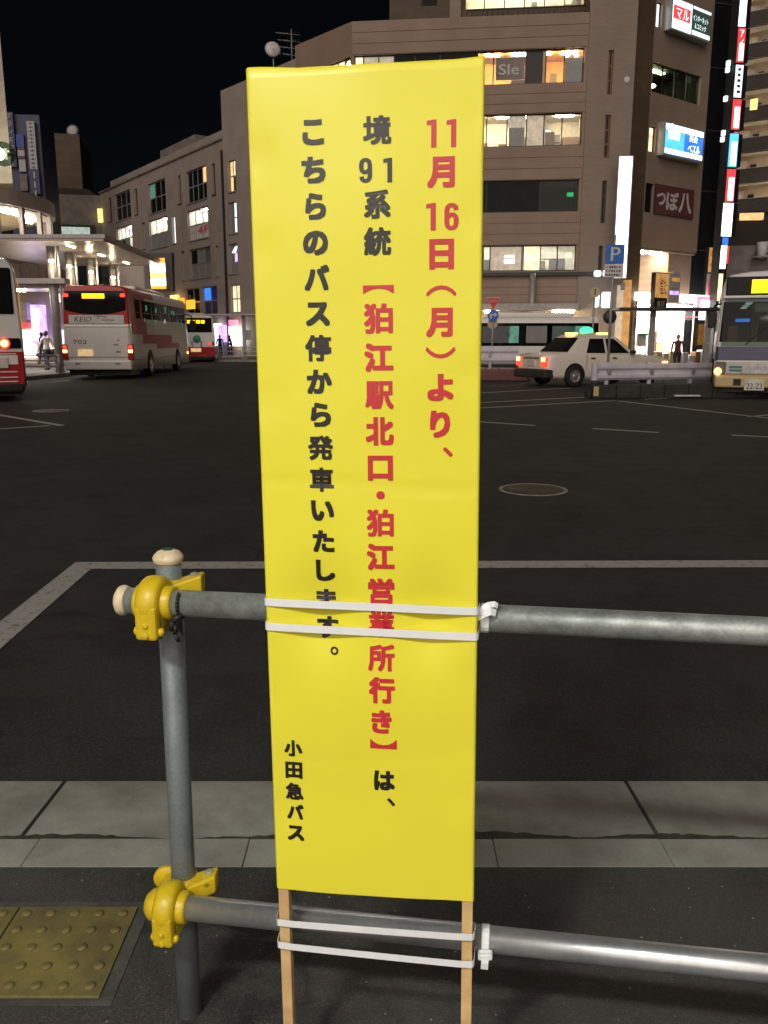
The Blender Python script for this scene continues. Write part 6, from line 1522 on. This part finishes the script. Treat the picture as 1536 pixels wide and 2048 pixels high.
def guard(p0, p1, z0, h, npost, label, ends=True):
    d = (p1 - p0); Lg = d.length; t = thing('guard_rail', label, 'guard rail', p0, math.atan2(d.y, d.x), 'white guard rails round the islands')
    prof = [(0, 0), (.05, .06), (.05, .13), (0, .19), (0, .25), (.05, .31), (.05, .38), (0, .44)]
    sc_ = h / .44; mb = MB()
    pr2 = [(-a, b * sc_ + z0) for a, b in prof] + [(-a + .02, b * sc_ + z0) for a, b in prof[::-1]]
    n = len(pr2); mb.v = [(0, a, b) for a, b in pr2] + [(Lg, a, b) for a, b in pr2]
    for i in range(n): mb.f.append([i, (i + 1) % n, n + (i + 1) % n, n + i]); mb.mi.append(0); mb.sm.append(False)
    for i in range(7):
        for o_ in (0, n): mb.f.append([o_ + i, o_ + i + 1, o_ + n - 2 - i, o_ + n - 1 - i]); mb.mi.append(0); mb.sm.append(False)
    mb.build('beam', 'rail_white', t)
    MB().lathe([(.0, 0), (.09, 0), (.09, h), (0, h)], Matrix.Translation((0, .03, z0)), 14, smooth=False).build('end_piece', 'rail_white', t)
    for k in range(npost):
        x = Lg * (k + .3) / npost; MB().cyl((x, .08, z0 - .5), (x, .08, z0 + h + .03), .06, n=12).build('post', 'rail_white', t); MB().bbox(x - .05, -.07, z0 + h * .3, x + .05, .03, z0 + h * .7, .01).build('bracket', 'grey_metal', t)
    return t
B0 = at(1190, 757, 22.4); B1 = at(1440, 757, 23.4)
guard(Vector((B0.x, B0.y, RZ)), Vector((B1.x, B1.y, RZ)), .40, .44, 3, 'white corrugated guard rail in front of the taxi beside the parking sign')
B0 = at(800, 730, 31); B1 = at(1036, 733, 30.2)
guard(Vector((B0.x, B0.y, RZ)), Vector((B1.x, B1.y, RZ)), .66, .55, 3, 'white guard rail left of the taxi behind the notice')
mb = MB(); mb.bbox(0, 0, 0, B1.x - B0.x + .4, .8, .42, .04); tag(mb.build('planter_kerb', 'maroon', None, (B0.x, B0.y - .3, RZ), math.atan2(B1.y - B0.y, B1.x - B0.x)), 'dark reddish kerb base under the left guard rail', 'kerb')

def sign_pole(name, label, px0, ybase, Y, ztop, r=.035):
    p = at(px0, ybase, Y); t = thing(name, label, 'road sign', (p.x, Y, RZ), 0, 'road signs'); MB().cyl((0, 0, 0), (0, 0, ztop), r, n=12).build('pole', 'grey_metal', t); return t
def plate(t, pts, z, m, y=-.05, th=.02, name='sign_face'):
    return MB().prism([(x, -(zz_)) for x, zz_ in pts], y, y + th, T=Matrix.Translation((0, 0, z)) @ Matrix.Rotation(R(-90), 4, 'X') @ Matrix.Diagonal((1, 1, 1, 1))).build(name, m, t)
def circ(r, n=24): return [(r * math.cos(2 * math.pi * k / n), r * math.sin(2 * math.pi * k / n)) for k in range(n)]
def front_text(t, ch, r, y, m, rot=0): mb = MB(); letter(mb, ch, r, lambda a, b, l: (a, y - l - .006, b), 0, rot); return mb.build('lettering', m, t)
# note: plates are prisms turned upright; their front looks along -Y
def plate_box(t, x0, z0, x1, z1, m, y=-.06, name='sign_face'): return MB().bbox(x0, y, z0, x1, y + .02, z1, .008).build(name, m, t)
t = sign_pole('parking_sign', 'blue parking sign over a white plate on a tall grey pole on the island', 1214, 765, 22.7, 4.15)
zP = at(1229, 509, 22.7).z - RZ; hw = 18 * 22.7 / FPX
xo = (at(1229, 509, 22.7).x - t.location.x)
s_ = plate_box(t, xo - hw, zP - hw, xo + hw, zP + hw, 'sign_blue'); front_text(s_, 'P', (xo - hw * .45, zP - hw * .68, xo + hw * .52, zP + hw * .72), -.06, 'sign_white'); front_text(s_, 'P', (xo - hw * .42, zP - hw * .68, xo + hw * .55, zP + hw * .72), -.061, 'sign_white')
z2_ = at(1227, 542, 22.7).z - RZ; s_ = plate_box(t, xo - hw - .01, z2_ - .17, xo + hw, z2_ + .17, 'sign_white')
lb_ = MB()
for j in range(3):
    for k in range(6): lb_.box(xo - hw + .04 + k * .065, -.064, z2_ + .07 - j * .10, xo - hw + .04 + k * .065 + random.uniform(.02, .05), -.061, z2_ + .12 - j * .10)
lb_.build('small_print', 'dark_metal', s_)['kind'] = 'stuff'
MB().bbox(xo + hw + .0, -.03, zP - .9, xo + hw + .07, .1, zP - .7, .01).build('clamp_box', 'grey_metal', t)
t = sign_pole('stop_sign', 'red inverted triangle sign above a blue arrow sign beside the notice', 984, 702, 33, at(985, 597, 33).z + .1)
zq_ = at(985, 606, 33).z - RZ; hw = 12.5 * 33 / FPX
tri = [(-hw, hw * .75), (hw, hw * .75), (0, -hw * 1.05)]
s_ = plate(t, [(x * 1.08, z * 1.08) for x, z in tri], zq_, 'sign_white', -.05); s_2 = plate(t, tri, zq_, 'sign_red', -.06); front_text(s_2, '止まれ', (-hw * .5, zq_ + hw * .12, hw * .5, zq_ + hw * .52), -.062, 'sign_white')
zb_ = at(985, 631, 33).z - RZ; s_ = plate(t, circ(hw * .88), zb_, 'sign_blue', -.06)
ar = MB(); ar.box(-.12, -.075, zb_ - .12, -.06, -.065, zb_ + .02); ar.box(-.12, -.076, zb_ + .0, .08, -.066, zb_ + .06); ar.add([(.05, -.077, zb_ - .05), (.17, -.077, zb_ + .03), (.05, -.077, zb_ + .11)], [(0, 1, 2)]); ar.build('arrow', 'sign_white', s_)
plate(t, circ(hw * .80), at(985, 647, 33).z - RZ, 'sign_back', .04)
t = sign_pole('round_sign', 'back of a round yellowish road sign on a thin pole above the taxi', 1184, 690, 32, at(1187, 574, 32).z)
plate(t, circ(.19), at(1187, 585, 32).z - RZ, 'sign_back', -.06); MB().box(-.02, -.075, at(1187, 590, 32).z - RZ, .02, -.062, at(1187, 578, 32).z - RZ).build('clip', 'dark_metal', t)
# traffic signal housings and a dark round mirror behind the taxi
t = sign_pole('road_mirror', 'dark back of a round traffic mirror behind the taxi roof', 1218, 700, 34, at(1215, 630, 34).z)
MB().lathe([(0, .10), (.19, .07), (.27, 0), (.25, -.02), (0, -.03)], Matrix.Translation((-.06, -.1, at(1216, 634, 34).z - RZ)) @ Matrix.Rotation(R(90), 4, 'X'), 22).build('mirror_back', 'dark_metal', t)
# thin shelter roofs
def shelter(x0, x1, y, Y, cols_, label, zt=None):
    a = at(x0, y, Y); b = at(x1, y, Y); t = thing('bus_shelter', label, 'bus shelter', (a.x, Y, RZ), 0, 'thin roofed shelters')
    h = a.z - RZ; MB().bbox(0, -.9, h - .10, b.x - a.x, .9, h + .02, .03).build('roof', 'dark_metal' if Y < 45 else 'grey_metal', t)
    for px2 in cols_: x = at(px2, y + 30, Y).x - a.x; MB().box(x - .12, -.08, 0, x + .12, .08, h - .10).build('post', 'grey_metal', t)
    return t
shelter(1228, 1450, 617, 38, (1305, 1416), 'thin dark shelter roof on two posts in front of the bright shop')
shelter(374, 560, 629, 57, (488, 545), 'thin grey shelter roof in front of the grey building')
# pipe fences
def fence(p0, p1, h, nr, label, m='grey_metal', gap=1.6):
    d = p1 - p0; Lf = d.length; t = thing('pipe_fence', label, 'fence', p0, math.atan2(d.y, d.x), 'pipe fences along the pavements')
    for k in range(nr): z = h - k * h * .30; MB().cyl((0, 0, z), (Lf, 0, z), .03, n=8).build('rail', m, t)
    n = max(2, int(Lf / gap))
    for k in range(n + 1): x = Lf * k / n; MB().cyl((x, 0, 0), (x, 0, h + .04), .045, n=10).build('post', m, t)
    return t
a = at(48, 752, 32.5); b = at(134, 752, 32.5); fence(Vector((a.x - 3, 32.5, .09)), Vector((b.x - .3, 32.6, .09)), .72, 3, 'grey pipe fence on the pavement between the left bus and the coach')
a = at(434, 720, 56.5); b = at(640, 720, 56.5); fence(Vector((a.x, 57, RZ)), Vector((b.x, 55, RZ)), .95, 3, 'white pipe fence right of the far bus', 'sign_white')
slab('kerb_strip', [(at(425, 722, 55.8).x, 56.2), (at(640, 722, 55.8).x, 54.2), (at(640, 722, 55.8).x, 54.6), (at(425, 722, 55.8).x, 56.6)], .08, 'kerb')

# ================================================================ people
def stand(px2, ybase, z=.09):
    p = gnd(px2, ybase, z); return (p.x, p.y, z)
person(0, 'cloth_black', 'cloth_navy', 'person in dark clothes walking beside the canopy pillar', stand(87, 728), R(150))
person(1, 'cloth_white', 'cloth_navy', 'person in a white top with a black shoulder bag by the canopy pillar', stand(97, 741), R(60), 'bag')
person(3, 'cloth_black', 'cloth_black', 'person in black standing left of two people behind the white pipe fence', stand(441, 715, RZ + .1), R(200))
person(2, 'cloth_black', 'cloth_navy', 'person in black leaning forward right of two people behind the white pipe fence', stand(464, 714, RZ + .1), R(95))
p = at(1355, 700, 37.0); person(1, 'cloth_red', 'cloth_navy', 'person in a dark red jacket in front of the bright shop', (p.x, 37.0, RZ), R(170))
